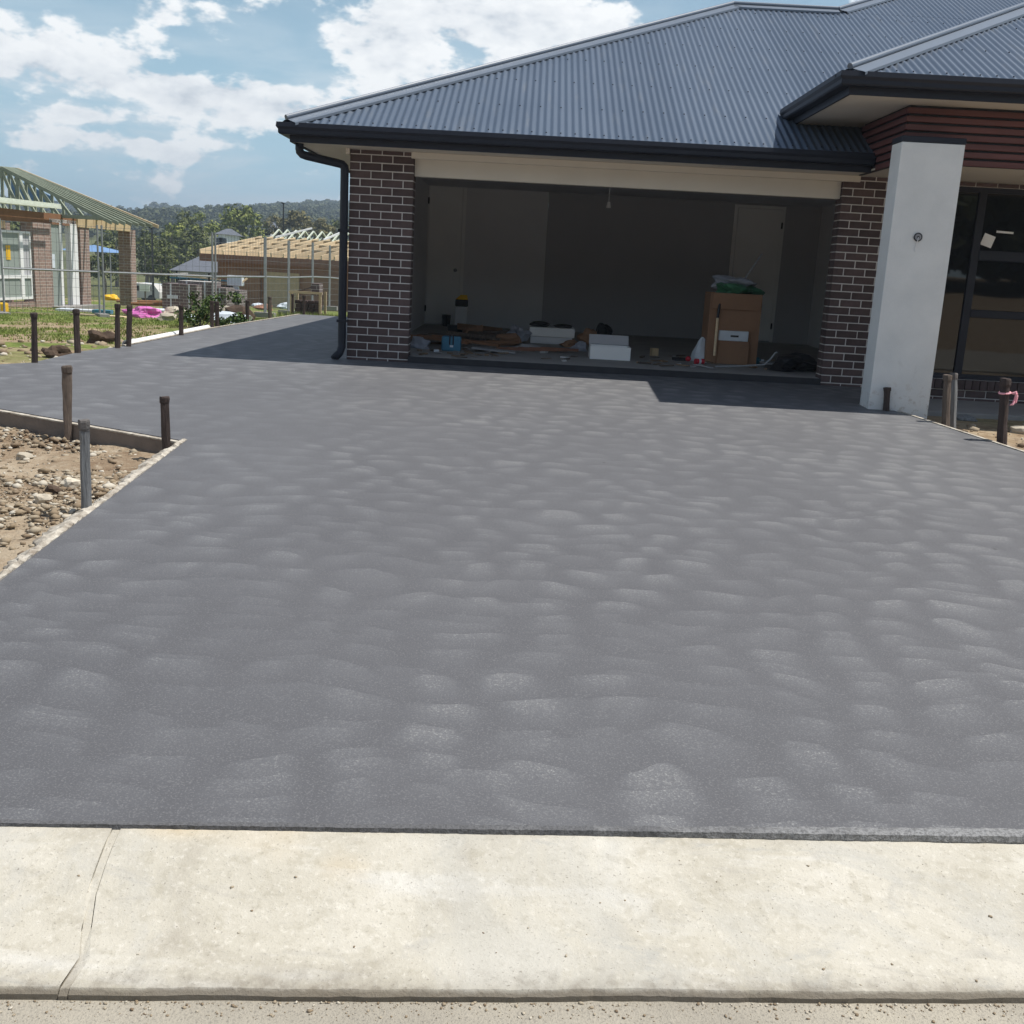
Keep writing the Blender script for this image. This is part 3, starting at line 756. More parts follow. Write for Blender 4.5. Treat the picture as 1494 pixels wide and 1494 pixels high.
# ---- gutters, fascias, soffits
gp = [(0, 0), (-.112, .0), (-.118, -.045), (-.098, -.070), (-.098, -.105), (-.085, -.118), (0, -.118), (0, -.108), (-.08, -.108), (-.09, -.07), (-.110, -.043), (-.104, -.008), (0, -.006)]
gprof = [(-o, z) for o, z in gp]     # outwards positive
def eave(zt, pts, outs, name, parent):
    g_ = MB().sweep(gprof, [((p[0], p[1], zt), o) for p, o in zip(pts, outs)]).build(name, 'gutter', parent)
    return g_
GZT = 2.965
gx, gy = EX+.055, EY+.075       # back line of the gutter
eave(GZT, [(gx, 22.8), (gx, gy), (3.50, gy)], [(-1, 0, 0), (-1, -1, 0), (0, -1, 0)], 'gutter', house)
fprof = [(.0, -.03), (.0, -.185), (-.022, -.185), (-.022, -.03)]
def fascia(zt, pts, outs): return MB().sweep(fprof, [((p[0], p[1], zt), o) for p, o in zip(pts, outs)]).build('fascia', 'gutter', house)
f_in = .004
fascia(GZT, [(gx+f_in, 22.8), (gx+f_in, gy+f_in), (3.50, gy+f_in)], [(-1, 0, 0), (-1, -1, 0), (0, -1, 0)])
MB().box((gx+.03, gy+.03, 2.798), (3.50, DF+.10, 2.81)).build('soffit', 'soffit', house)
MB().box((gx+.03, DF+.102, 2.798), (XL+.10, 22.6, 2.81)).build('soffit', 'soffit', house)
sq = MB(); sq.box((XL-.045, DF-.03, 2.735), (XL-.002, DF+.2, 2.797)); sq.build('soffit_trim', 'soffit', house)
# porch gutter etc.
PGZ = 3.50; pgx, pgy = PX+.055, PY+.075
eave(PGZ, [(pgx, 12.72), (pgx, pgy), (9.5, pgy)], [(-1, 0, 0), (-1, -1, 0), (0, -1, 0)], 'gutter', house)
fascia(PGZ, [(pgx+f_in, 12.7), (pgx+f_in, pgy+f_in), (9.5, pgy+f_in)], [(-1, 0, 0), (-1, -1, 0), (0, -1, 0)])
MB().box((pgx+.03, pgy+.03, 3.322), (9.5, 12.6, 3.335)).build('soffit', 'soffit', house)
MB().box((3.50, 10.84, 2.80), (9.5, DF+.10, 2.815)).build('porch_ceiling', 'soffit', house)
# timber cladding band: separate boards with shadow gaps
clad = MB().box((3.515, 10.83, 2.79), (9.5, 10.86, 3.32)).build('cladding_band', 'black', house)
MB().box((3.513, 10.862, 2.79), (3.545, 12.25, 3.32)).build('cladding_backing', 'black', clad)
nb_ = 7; ph_ = (3.318-2.79)/nb_
for k in range(nb_):
    z0 = 2.79+k*ph_
    bevelled(MB().box((3.485, 10.79, z0), (9.5, 10.828, z0+ph_*.70)).build('cladding_board', 'clad', clad), .004, 1)
    bevelled(MB().box((3.485, 10.83, z0), (3.511, 11.60 if z0 < 2.94 else 12.24, z0+ph_*.70)).build('cladding_board', 'clad', clad), .004, 1)
# rendered column
col_ = bevelled(MB().box((3.375, 10.50, .36), (3.965, 10.785, 2.945)).build('column', 'render', house), .006, 2)
col_['label'] = 'white rendered square column at the porch corner'
bevelled(MB().box((3.37, 10.495, 2.947), (3.97, 10.782, 3.00)).build('column_cap', 'gutter', col_), .004, 1)
cc_ = at(1339, 346, 10.5); sk = MB()
for (ra, rb2, y0, y1) in ((.034, .034, 10.499, 10.49),): pass
ring = []
for k in range(16):
    a = 2*math.pi*k/16; ring.append((cc_.x+.036*math.cos(a), 10.492, cc_.z+.036*math.sin(a)))
MB().tube(ring+[ring[0]], .006, 6, False).build('outlet_ring', 'dark_metal', col_)
MB().tube([(cc_.x, 10.499, cc_.z), (cc_.x, 10.488, cc_.z)], .030, 14).build('outlet_plate', 'dullgrey', col_)
MB().tube([(cc_.x, 10.4878, cc_.z), (cc_.x, 10.484, cc_.z)], .011, 10).build('outlet_hole', 'black', col_)
wv = [(cc_.x, 10.485, cc_.z), (cc_.x-.004, 10.475, cc_.z-.03), (cc_.x-.012, 10.488, cc_.z-.07), (cc_.x-.02, 10.494, cc_.z-.11), (cc_.x-.006, 10.492, cc_.z-.135)]
MB().tube(wv, .0035, 6).build('loose_wire', 'plaster', col_)

# ---- window beside the column
WX0, WX1, WZ0, WZ1 = 4.33, 6.6, .635, 2.745
win = MB(); fw = .05
for a, b_ in ((WX0, WX0+fw), (4.90, 4.985), (WX1-fw, WX1)): win.box((a, DF+.03, WZ0), (b_, DF+.10, WZ1))
win.box((WX0, DF+.028, WZ1-.055), (WX1, DF+.099, WZ1-.0005)); win.box((WX0, DF+.028, WZ0+.0005), (WX1, DF+.099, WZ0+.055))
wfr = win.build('window', 'gutter', house); wfr['label'] = 'dark framed window behind the white column'
for z0, z1 in ((1.965, 2.075), (1.335, 1.42)):
    bevelled(MB().box((4.986, DF+.018, z0), (WX1-.051, DF+.09, z1)).build('transom', 'gutter', wfr), .004, 1)
for a, b_, z0, z1 in ((WX0+.052, 4.898, WZ0+.057, WZ1-.057), (4.987, WX1-.052, 2.077, WZ1-.057), (4.987, WX1-.052, 1.422, 1.963), (4.987, WX1-.052, WZ0+.057, 1.333)):
    MB().box((a, DF+.055, z0), (b_, DF+.061, z1)).build('pane', 'glass', wfr)
st = at(1442, 351, DF+.04); MB().obox((st.x, DF+.052, st.z), (.13, .003, .13), ry=R(17)).build('sticker', 'white', wfr)
st = at(1467, 339, DF+.04); MB().obox((st.x, DF+.052, st.z), (.19, .003, .022), ry=R(2)).build('sticker', 'white', wfr)
wl = MB().box((WX0, DF+.008, WZ1+.002), (9.4, DF+.23, ZTOP)).build('window_head', 'mortar', house)
for i in range(9): place_brick(wl, (WX0+.14+.24*i, DF+.055, WZ1+.002+.024), .23, BD, .042)
ws = MB().box((WX0-.02, DF+.006, .36), (9.4, DF+.23, WZ0-.004)).build('window_base_wall', 'mortar', house)
for i in range(24): place_brick(ws, (WX0+.045+.086*i, DF-.012+.055, WZ0-.062), .076, .13, .112)
for k in range(2):
    for i in range(10): place_brick(ws, (WX0+.115+.24*i-(.12 if k else 0), DF+.055, WZ0-.168-.086*k), .23, BD, .076)
MB().box((6.602, DF+.01, WZ0), (10.5, DF+.24, WZ1)).build('front_wall', 'brickwork_dark', house)
MB().box((XR+.952, DF+.012, WZ0), (WX0-.002, DF+.24, WZ1)).build('reveal', 'brickwork_dark', house)
MB().box((WX0, DF+.5, WZ0-.1), (7.4, DF+.55, WZ1+.05)).build('room_blind', 'black', house)
# porch slab
bevelled(MB().box((4.03, 11.0, .16), (10.5, DF+.004, .395)).build('porch_slab', 'slab', house), .01, 2)

# ---- downpipe
dpx = XL-.055
dy = DF-.02
d0 = Vector((gx-.04, gy+.16, 2.85)); 
xg = at(437, 206, gy+.3).x
dpp = [(xg, gy+.3, 2.80), (xg, gy+.3, 2.745), (xg+.004, gy+.3, 2.715), (xg+.03, gy+.305, 2.688), (xg+.075, gy+.32, 2.676), (dpx-.07, dy-.01, 2.632), (dpx-.025, dy, 2.622), (dpx-.004, dy, 2.60), (dpx, dy, 2.565)]
dm = MB().tube(dpp+[(dpx, dy, .72), (dpx, dy, .62), (dpx-.02, dy-.03, .55), (dpx-.07, dy-.09, .49)], .046, 12)
dp = dm.build('downpipe', 'gutter', house, smooth=True)
MB().box((dpx-.055, dy-.055, 1.9), (dpx+.055, DF+.02, 1.93)).build('pipe_strap', 'gutter', dp)
MB().box((dpx-.055, dy-.055, .9), (dpx+.055, DF+.02, .93)).build('pipe_strap', 'gutter', dp)

# ------------------------------------------------------------------ garden dirt left and right of the driveway
def dirt_sheet(name, poly, zf_, label, step=.09, amp=.03, seed=1):
    rn = np.random.RandomState(seed); px_ = [p[0] for p in poly]; py_ = [p[1] for p in poly]
    def inside(x, y):
        c = False; j = len(poly)-1
        for i in range(len(poly)):
            xi, yi = poly[i]; xj, yj = poly[j]
            if (yi > y) != (yj > y) and x < (xj-xi)*(y-yi)/(yj-yi)+xi: c = not c
            j = i
        return c
    gx_ = np.arange(min(px_), max(px_)+step, step); gy_ = np.arange(min(py_), max(py_)+step, step)
    idx = {}; vs = []; fs = []
    ph = rn.uniform(0, 6.28, 8)
    def hgt(x, y):
        return amp*(.5*math.sin(2.1*x+ph[0])*math.sin(1.7*y+ph[1]) + .35*math.sin(5.3*x+ph[2]+y)*math.sin(4.7*y+ph[3]) + .25*math.sin(11*x+ph[4])*math.sin(9.1*y+ph[5])) + rn.uniform(-.006, .006)
    for j, y in enumerate(gy_):
        for i, x in enumerate(gx_):
            idx[(i, j)] = len(vs); vs.append((x, y, zf_(x, y)+hgt(x, y)))
    for j in range(len(gy_)-1):
        for i in range(len(gx_)-1):
            if inside(gx_[i]+step/2, gy_[j]+step/2): fs.append((idx[i, j], idx[i+1, j], idx[i+1, j+1], idx[i, j+1]))
    o = npmesh(name, np.array(vs), np.array(fs), 'dirt'); struct(o, label)
    o.data.polygons.foreach_set('use_smooth', [True]*len(o.data.polygons))
    return o
def left_edge_x(y): return interp(y, [2.4, 7.3], [-2.10, -2.36])
def zl(x, y):
    # almost flush along the driveway, lower towards the far slab edge
    d = max(0, min(1, (left_edge_x(y)-x)/1.2))
    return interp(y, [2.4, 4.5, 6.2, 7.2, 8.0, 9, 11], [.085, .165, .215, .19, .265, .31, .37]) - .03*d
dirt_sheet('dirt_bed', [(-2.12, 2.6), (-2.375, 7.29), (-9.2, 10.5), (-12, 11), (-12, 1.9)], zl, 'bare stony dirt left of the driveway', seed=3)
def zr(x, y): return min(.33, .04+(y-2.6)*.036)
dirt_sheet('dirt_bed', [(5.47, 3.08), (4.09, 8.62), (3.68, 10.47), (3.70, 10.55), (4.0, 11.02), (11, 11.02), (11, 3.2)], zr, 'stony dirt bed right of the driveway', seed=8)

# concrete splash band between slab and dirt on the left
mb = MB(); rn = random.Random(9); ysl = np.linspace(2.5, 7.34, 150); vs = []
for i, y in enumerate(ysl):
    x0 = left_edge_x(y); zz = zA(x0, y); w = .075*(1+rn.uniform(-.3, .3)) + .02*math.sin(y*4)
    for k, (a, b_) in enumerate(((.004, -.03), (.006, .006), (-.02, .012), (-.55*w, .004), (-w, -.02), (-w-.015, -.09))):
        vs.append((x0 + a + rn.uniform(-.006, .006)*(k > 1), y, zz + b_ + rn.uniform(-.008, .006)*(k > 0)))
n = 6; fs = [(i*n+k, i*n+k+1, (i+1)*n+k+1, (i+1)*n+k) for i in range(len(ysl)-1) for k in range(n-1)]
mb.add(vs, fs); tag(mb.build('concrete_strip', 'mud_paint'), 'crumbly pale concrete strip along the left driveway edge', 'edging')
# form boards
def board(name, pts, w, h, zt, m, label, topm):
    o = MB(); o2 = MB()
    for (a, b_) in zip(pts[:-1], pts[1:]):
        o.bar((a[0], a[1], zt(*a)-h/2-.006), (b_[0], b_[1], zt(*b_)-h/2-.006), w, h)
        o2.bar((a[0], a[1], zt(*a)-.002), (b_[0], b_[1], zt(*b_)-.002), w*1.25, .010)
    ob = o.build(name, m); tag(ob, label, 'board'); t2 = o2.build('cement_splash', topm, ob)
    return ob
board('form_board', [(-2.40, 7.262), (-4.1, 8.062), (-6.2, 9.051), (-9.0, 10.37)], .036, .17, zA, 'form', 'cement stained formwork board along the stony dirt corner', 'mud_paint')
board('form_board', [(5.47, 3.1), (4.095, 8.60), (3.665, 10.45)], .028, .10, lambda x, y: zA(x, y)+.004, 'form', 'thin pale topped form board along the right driveway edge', 'mud_paint')
dr = lambda x, y: .487
board('form_board', [(-4.73, 12.45), (-4.81, 16.2), (-4.63, 21.6)], .028, .10, dr, 'form', 'form board along the far left edge of the driveway strip', 'mud_paint')

# ------------------------------------------------------------------ timber stakes
def stake(px, ytop, ybot, Y, z0, wpx, label, m='grey_timber', lean=0.0, group='timber stakes along the driveway forms', sink=.12):
    B_ = at(px, ybot, Y); T_ = at(px, ytop, Y); B_.z = z0; H = T_.z-z0; r_ = wpx/1550*Y/2
    root = thing('timber_stake', label, 'stake', (B_.x, Y, z0), group)
    rn = random.Random(int(px*7+ytop)); lean = rn.uniform(-.012, .012); top = Vector((T_.x+lean, Y+rn.uniform(-.03, .03), z0+H)); bot = Vector((B_.x, Y, z0-sink))
    n = 8; ang = rn.uniform(0, .4); mb = MB(); vs = []
    lev = [0, .12, .25, .38, .52, .66, .8, .93]
    for t_ in lev:
        c = bot.lerp(top, t_); rr = r_*(.95+.06*math.sin(5*t_+px)) * (1+rn.uniform(-.05, .05))
        for k in range(n):
            a = ang + 2*math.pi*(k+.5)/n; q = (1.12 if k % 2 else .92)
            vs.append((c.x+rr*q*math.cos(a)*(1+rn.uniform(-.10, .10)), c.y+rr*q*math.sin(a)*(1+rn.uniform(-.10, .10)), c.z))
    fs = [(i*n+k, i*n+(k+1) % n, (i+1)*n+(k+1) % n, (i+1)*n+k) for i in range(len(lev)-1) for k in range(n)]
    fs += [tuple(range(n))[::-1], tuple(range((len(lev)-1)*n, len(lev)*n))]
    mb.add(vs, fs); mb.build('shaft', m, root)
    hm = MB(); vs = []; hl = [(.915, .98), (.935, 1.10), (.985, 1.13), (1.0, 1.02)]
    for t_, s_ in hl:
        c = bot.lerp(top, t_)
        for k in range(n):
            a = ang+2*math.pi*(k+.5)/n; q = (1.1 if k % 2 else .95)
            vs.append((c.x+r_*s_*q*math.cos(a)*(1+rn.uniform(-.06, .06)), c.y+r_*s_*q*math.sin(a), c.z+rn.uniform(-.004, .004)))
    fs = [(i*n+k, i*n+(k+1) % n, (i+1)*n+(k+1) % n, (i+1)*n+k) for i in range(len(hl)-1) for k in range(n)]
    fs += [tuple(range(n))[::-1], tuple(range((len(hl)-1)*n, len(hl)*n))]
    hm.add(vs, fs); hm.build('hammered_head', 'stake_head' if m == 'silver_timber' else m, root)
    return root
M['stake_head'] = mat('hammered_timber_end', (.13, .12, .115), .9, .4, 20, .5, 80)
M['silver_timber'] = mat('silvered_timber', (.17, .175, .18), .85, .75, 16, .7, 50, stretch=(3, 3, .3))
M['dark_timber'] = mat('dark_red_timber', (.058, .042, .037), .9, .7, 14, .7, 50, stretch=(3, 3, .35))
stake(98, 534, 622, 7.66, .20, 14.5, 'tall brown stake standing in front of the cement stained form board', 'grey_timber')
stake(126, 612, 745, 5.54, .15, 16, 'silvery grey stake nearest the camera, beside the crumbly concrete strip', 'silver_timber')
stake(243.5, 578, 658, 7.16, .17, 13.5, 'dark stake at the corner where board and concrete strip meet', 'dark_timber')
stake(50, 456, 528, 10.57, .40, 9.5, 'dark stake farthest left along the grass edge of the driveway', 'dark_timber')
stake(113, 451, 518, 11.43, .40, 9, 'second dark stake from the left along the grass edge', 'dark_timber')
stake(171, 443, 510, 12.15, .40, 8, 'left stake of the close pair beside the white pipe end', 'dark_timber')
stake(187, 446, 508, 12.42, .40, 8, 'right stake of the close pair beside the white pipe end', 'dark_timber')
stake(264, 445, 491, 14.55, .40, 7, 'lone dark stake standing against the middle of the white pipe', 'dark_timber')
stake(310, 439, 480, 16.35, .40, 6, 'left stake of the pair at the far end of the white pipe', 'dark_timber')
stake(317, 440, 479, 16.6, .40, 6, 'right stake of the pair at the far end of the white pipe', 'dark_timber')
stake(361, 438, 468, 18.9, .40, 5.5, 'stake between the pale rubble heap and the driveway strip', 'dark_timber')
stake(394, 433, 462, 20.5, .40, 5, 'stake with a pale sunlit side left of the brick crate', 'grey_timber')
stake(427, 429, 455, 22.1, .38, 4, 'stake standing at the left side of the brick crate', 'dark_timber')
stake(443, 431, 457, 21.75, .38, 4, 'stake standing in front of the middle of the brick crate', 'dark_timber')
stake(1295.5, 565, 600, 10.46, .36, 9, 'short stump of a stake at the foot of the white column', 'dark_timber')
stake(1383, 547, 622, 9.90, .27, 11, 'brown left stake of the close pair right of the white column', 'grey_timber', lean=-.0)
stake(1394, 544, 622, 10.02, .27, 9.5, 'grey mottled right stake of the close pair near the column', 'silver_timber')
rbk_ = stake(1465, 552, 648, 9.10, .26, 13, 'dark stake with a pink and white ribbon tied round it', 'dark_timber')
c = at(1466, 573, 9.1); mb = MB(); rr = .045
mb.tube([(c.x+rr*math.cos(a), 9.1+rr*math.sin(a), c.z+.006*math.sin(a+1)) for a in np.linspace(0, 2*math.pi, 14)], .009, 5, False)
for q in ([(.045, -.03, 0), (.07, -.05, .015), (.085, -.05, -.02), (.08, -.05, -.07), (.062, -.05, -.085)], [(.05, -.04, .0), (.075, -.055, .0), (.07, -.05, -.05), (.055, -.06, -.09), (.03, -.06, -.095)]):
    mb.tube([(c.x+a, 9.1+b_, c.z+d) for a, b_, d in q], [.008, .012, .010, .011, .004], 5)
tag(mb.build('marker_ribbon', 'ribbon'), 'pink and white plastic ribbon tied on a dark stake', 'ribbon')

# white pipe along the far driveway edge
pa, pb = Vector((-4.80, 12.75, .47)), Vector((-4.90, 16.35, .47))
root = thing('white_pipe', 'long white plastic pipe lying along the grass edge of the driveway', 'pipe', pa)
n = 16; vs = []; 
for P_, rr in ((pa, .05), (pb, .05), (pb, .043), (pa, .043)):
    for k in range(n): vs.append((P_.x+rr*math.cos(2*math.pi*k/n), P_.y, P_.z+rr*math.sin(2*math.pi*k/n)))
fs = [(i*n+k, i*n+(k+1) % n, ((i+1) % 4)*n+(k+1) % n, ((i+1) % 4)*n+k) for i in range(4) for k in range(n)]
MB().add(vs, fs).build('pipe_wall', 'pipe_white', root, smooth=False)
vs = []
for Y_, rr in ((12.745, .058), (12.98, .058), (12.98, .051), (12.745, .051)):
    for k in range(n): vs.append((pa.x+rr*math.cos(2*math.pi*k/n), Y_, pa.z+rr*math.sin(2*math.pi*k/n)))
MB().add(vs, fs).build('pipe_socket', 'pipe_white', root)

# ------------------------------------------------------------------ gravel and stones
def stone_cloud(name, n, sampler, smin, smax, m, seed, label, parent=None):
    bm = bmesh.new(); bmesh.ops.create_icosphere(bm, subdivisions=1, radius=1.0)
    bv = np.array([v.co[:] for v in bm.verts]); bf = np.array([[v.index for v in f.verts] for f in bm.faces]); bm.free()
    rs = np.random.RandomState(seed); Vs = []; Fs = []; o = 0
    for i in range(n):
        x, y, z = sampler(rs)
        s_ = smin+(smax-smin)*rs.rand()**4
        v = bv*(1+rs.uniform(-.42, .42, (len(bv), 1)))*np.array([s_*rs.uniform(.8, 1.5), s_*rs.uniform(.8, 1.3), s_*rs.uniform(.45, .8)])
        a = rs.uniform(0, 6.28); ca, sa = math.cos(a), math.sin(a)
        v = np.c_[v[:, 0]*ca-v[:, 1]*sa, v[:, 0]*sa+v[:, 1]*ca, v[:, 2]] + np.array([x, y, z+s_*.25])
        Vs.append(v); Fs.append(bf+o); o += len(v)
    ob = npmesh(name, np.concatenate(Vs), np.concatenate(Fs), m, parent); stuff(ob, label)
    return ob
def gravel_mat():
    m, t, b = new_mat('mixed_pale_gravel')
    g_ = t.node('ShaderNodeNewGeometry')
    c = t.ramp(g_.outputs['Random Per Island'], [(0, (.17, .12, .08)), (.4, (.30, .235, .16)), (.72, (.42, .365, .28)), (1, (.62, .58, .50))])
    c = t.mix(t.math('MULTIPLY', t.noise(pos(t), 30, 4), .4), c, (.25, .2, .14))
    t.l.new(c, b.inputs['Base Color']); b.inputs['Roughness'].default_value = .95; b.inputs['Specular IOR Level'].default_value = .15
    return m
M['gravel'] = gravel_mat()
def samp_left(rs):
    while True:
        y = rs.uniform(2.6, 8.6); x = left_edge_x(min(y, 7.3)) - .06 - 2.9*rs.rand()
        lim = 7.24+(-2.40-x)*.471
        if y > lim-.04: continue
        w = .22+.78*(math.sin(2.3*x+1.2*y)*math.sin(1.9*y-.8*x+1) > .12 or lim-y < .32)
        if rs.rand() < w: return x, y, zl(x, y)
stone_cloud('gravel', 11000, samp_left, .005, .028, 'gravel', 5, 'pale broken stones scattered over the dirt left of the driveway')
def samp_right(rs):
    while True:
        y = rs.uniform(4, 10.9); x = rs.uniform(3.75, 7.2)
        if x > interp(y, [3, 8.6, 10.5], [5.55, 4.13, 3.72]): return x, y, zr(x, y)
stone_cloud('gravel', 900, samp_right, .008, .05, 'gravel', 6, 'pale broken stones scattered on the dirt right of the driveway')
def samp_far(rs):
    while True:
        y = rs.uniform(9.8, 14.5); x = -4.95-2.6*rs.rand()**2
        if x < interp(y, [9.8, 10.3, 12], [-6, -5.3, -4.85]): return x, y, gz(x, y)
stone_cloud('gravel', 500, samp_far, .01, .06, 'gravel', 7, 'stones along the grass edge beyond the driveway')
def samp_kerb(rs):
    s_ = rs.uniform(-2, 2); q_ = rs.rand(); d = -.004-.05*rs.rand()**2 if q_ < .62 else (rs.uniform(-.35, -.005) if q_ < .93 else rs.uniform(.02, .45))
    z = .001 if d < 0 else interp(d, [p[0] for p in prof[2:9]], [p[1] for p in prof[2:9]])
    return kp(s_, d, z)
stone_cloud('grit', 1500, samp_kerb, .0012, .0045, 'gravel', 8, 'fine grit and tiny stones along the kerb lip')
# a few rocks big enough to be things of their own
for i, (px, py, Y, sz, m, lab) in enumerate([
        (78, 726, None, (.05, .035, .03), 'dark_rock', 'dark clod with a sharp shadow left of the silvery stake'),
        (105, 718, None, (.055, .04, .035), 'stone', 'rounded brown stone just behind the silvery stake'),
        (62, 738, None, (.045, .035, .035), 'stone', 'pale lump of rock left of the silvery stake foot'),
        (36, 670, None, (.055, .04, .035), 'stone', 'brown stone lying among pale gravel at the far left'),
        (10, 612, None, (.06, .05, .04), 'stone', 'yellowish stone against the form board at the left frame edge')]):
    P_ = atz(px, py, .17); mb = MB().blob((P_.x, P_.y, zl(P_.x, P_.y)+sz[2]*.5), sz, i+20, .22, 2)
    tag(mb.build('rock', m), lab, 'rock')
for i, (px, py, sz, m, lab) in enumerate([(1488, 636, (.11, .07, .06), 'stone', 'ochre stone beside the ribboned stake'), (1408, 621, (.13, .06, .05), 'silver_timber', 'grey lump of rubble behind the paired stakes')]):
    P_ = atz(px, py, .29); tag(MB().blob((P_.x, P_.y, zr(P_.x, P_.y)+sz[2]*.4), sz, i+40, .22, 2).build('rock', m), lab, 'rock')
for i, (px, py, sz, lab) in enumerate([(82, 512, (.13, .10, .09), 'dark brown clod between the two leftmost grass edge stakes'), (148, 492, (.15, .10, .11), 'dark earth clod left of the close pair of stakes'), (160, 510, (.11, .08, .06), 'small clod at the foot of the close pair of stakes')]):
    P_ = atz(px, py+6, .38); tag(MB().blob((P_.x, P_.y, gz(P_.x, P_.y)+sz[2]*.4), sz, i+60, .42, 3).build('earth_clod', 'dark_rock'), lab, 'clod')

# ------------------------------------------------------------------ grass
def grass(name, n, sampler, h0, h1, seed, label):
    rs = np.random.RandomState(seed); P_ = np.array([sampler(rs) for _ in range(n)])
    K = 5; base = np.repeat(P_, K, 0) + np.c_[rs.normal(0, .035, (n*K, 2)), np.zeros(n*K)]
    a = rs.uniform(0, 6.28, n*K); h = rs.uniform(h0, h1, n*K); lean = rs.uniform(0, .7, n*K)*h
    w = .006+.006*rs.rand(n*K)
    dx = np.c_[np.cos(a), np.sin(a), np.zeros(n*K)]; b2 = rs.uniform(0, 6.28, n*K)
    tip = base + np.c_[np.cos(b2)*lean, np.sin(b2)*lean, h]
    Vv = np.stack([base-dx*w[:, None], base+dx*w[:, None], tip], 1).reshape(-1, 3)
    Ff = np.arange(len(Vv)).reshape(-1, 3)
    o = npmesh(name, Vv, Ff, 'blade'); stuff(o, label); return o
def samp_grass(rs):
    while True:
        y = 10.6+19*rs.rand()**1.2; x = rs.uniform(-15, -4.9) if y < 21.7 else rs.uniform(-15, -1.5)
        if y < 21.8 and x > interp(y, [10, 10.6, 12, 16, 21.8], [-6.3, -5.1, -4.95, -4.98, -4.8]): continue
        k = math.sin(.9*x+.5*y)*math.sin(.7*y-.4*x+.5) + .35*math.sin(2.7*x)*math.sin(2.2*y)
        if k > .05 or y > 18 and rs.rand() < .35: return x, y, gz(x, y)
grass('grass', 9000, samp_grass, .012, .05, 12, 'patchy short grass between the driveway and the building sites')
def samp_grass2(rs):
    y = rs.uniform(21.65, 27); return rs.uniform(-5.2, -1.4), y, gz(-3, y)
grass('grass', 2600, samp_grass2, .06, .20, 13, 'bright green grass at the far end of the driveway strip')

# ------------------------------------------------------------------ foliage helpers
def leaf_quads(centers, radii, per, size, rs, flat=.75):
    Cn = np.repeat(np.array(centers), per, 0); Rr = np.repeat(np.array(radii), per, 0)[:, None]
    d = rs.normal(size=(len(Cn), 3)); d /= np.linalg.norm(d, axis=1)[:, None]
    P_ = Cn + d*Rr*(rs.uniform(.45, 1.0, (len(Cn), 1)))*np.array([1, 1, flat])
    u_ = rs.normal(size=(len(Cn), 3)); u_ /= np.linalg.norm(u_, axis=1)[:, None]
    n_ = d*.9 + rs.normal(scale=.55, size=d.shape) + np.array([0, 0, .35]); n_ /= np.linalg.norm(n_, axis=1)[:, None]
    a = np.cross(n_, u_); a /= np.linalg.norm(a, axis=1)[:, None]; b_ = np.cross(n_, a)
    s_ = size*rs.uniform(.6, 1.3, (len(Cn), 1))
    V_ = np.stack([P_-a*s_, P_+b_*s_*.7, P_+a*s_, P_-b_*s_*.7], 1).reshape(-1, 3)
    return V_
def crown_points(rs, H, Rw, n):
    cs, rr = [], []
    for i in range(n):
        a = rs.uniform(0, 6.28); k = math.sqrt(rs.rand()); z = rs.uniform(.35, 1.0)
        env = math.sin(math.pi*min(1, max(.02, (z-.28)/.74)))**.6
        cs.append((Rw*k*env*math.cos(a), Rw*k*env*math.sin(a), H*z)); rr.append(Rw*rs.uniform(.22, .40))
    return cs, rr
def tree(px, ytop, wpx, Y, label, lm='leaf', seed=1, nclump=30, per=75, group='gum trees below the hill', zb=None):
    P_ = at(px, ytop, Y); zb = gz(P_.x, Y) if zb is None else zb; H = P_.z-zb; Rw = wpx/2/1550*Y
    root = thing('gum_tree', label, 'tree', (P_.x, Y, zb), group); rs = np.random.RandomState(seed)
    cs, rr = crown_points(rs, H*.93, Rw, nclump); cs = [(c[0], c[1], c[2]) for c in cs]
    V_ = leaf_quads(cs, rr, per, Rw*.075, rs); F_ = np.arange(len(V_)).reshape(-1, 4)
    npmesh('crown', V_, F_, lm, root)
    tr = MB(); tr.tube([(P_.x, Y, zb-.3), (P_.x+.1, Y, zb+H*.25), (P_.x-.1*Rw, Y, zb+H*.5), (P_.x, Y, zb+H*.75)], [H*.035, H*.028, H*.02, H*.008], 7)
    for c in cs[:8]: tr.tube([(P_.x, Y, zb+H*.4), (P_.x+c[0]*.5, Y+c[1]*.5, zb+(H*.45+c[2])/2), (P_.x+c[0], Y+c[1], zb+c[2])], [H*.014, H*.009, H*.004], 5)
    tr.build('trunk', 'bark', root)
    return root
tree(250, 317, 62, 150, 'bright green gum tree right of the unfinished trusses, lowest of its clump', 'leaf_bright', 1)
tree(268, 305, 56, 165, 'gum tree in the middle of the clump right of the trusses', 'leaf', 2)
tree(297, 306, 58, 160, 'bright topped gum tree at the right of the clump beside a white house', 'leaf_bright', 3)
tree(285, 330, 60, 140, 'dark low gum tree below the clump, left of the white house', 'leaf', 4)
tree(352, 296, 74, 170, 'big green gum tree standing over the timber roof', 'leaf_bright', 5, 34)
tree(338, 325, 50, 150, 'dark low tree right behind the white house', 'leaf', 6)
tree(404, 309, 46, 185, 'olive tree just left of the black lamp post', 'leaf_olive', 7)
tree(437, 306, 62, 180, 'wide olive tree right of the black lamp post', 'leaf_olive', 8, 30)
tree(463, 314, 54, 175, 'olive tree second from the downpipe', 'leaf_olive', 9)
tree(492, 314, 46, 170, 'gum tree partly hidden by the downpipe', 'leaf', 10)
tree(478, 322, 50, 160, 'low olive tree above the green roof trusses', 'leaf_olive', 15)
tree(212, 330, 50, 140, 'dark tree just behind the last rafter of the brick house', 'leaf', 11)
tree(168, 332, 60, 150, 'dark tree seen through the portico of the brick house', 'leaf', 12)
tree(20, 318, 80, 130, 'dark tree seen through the trusses at the left frame edge', 'leaf', 13)
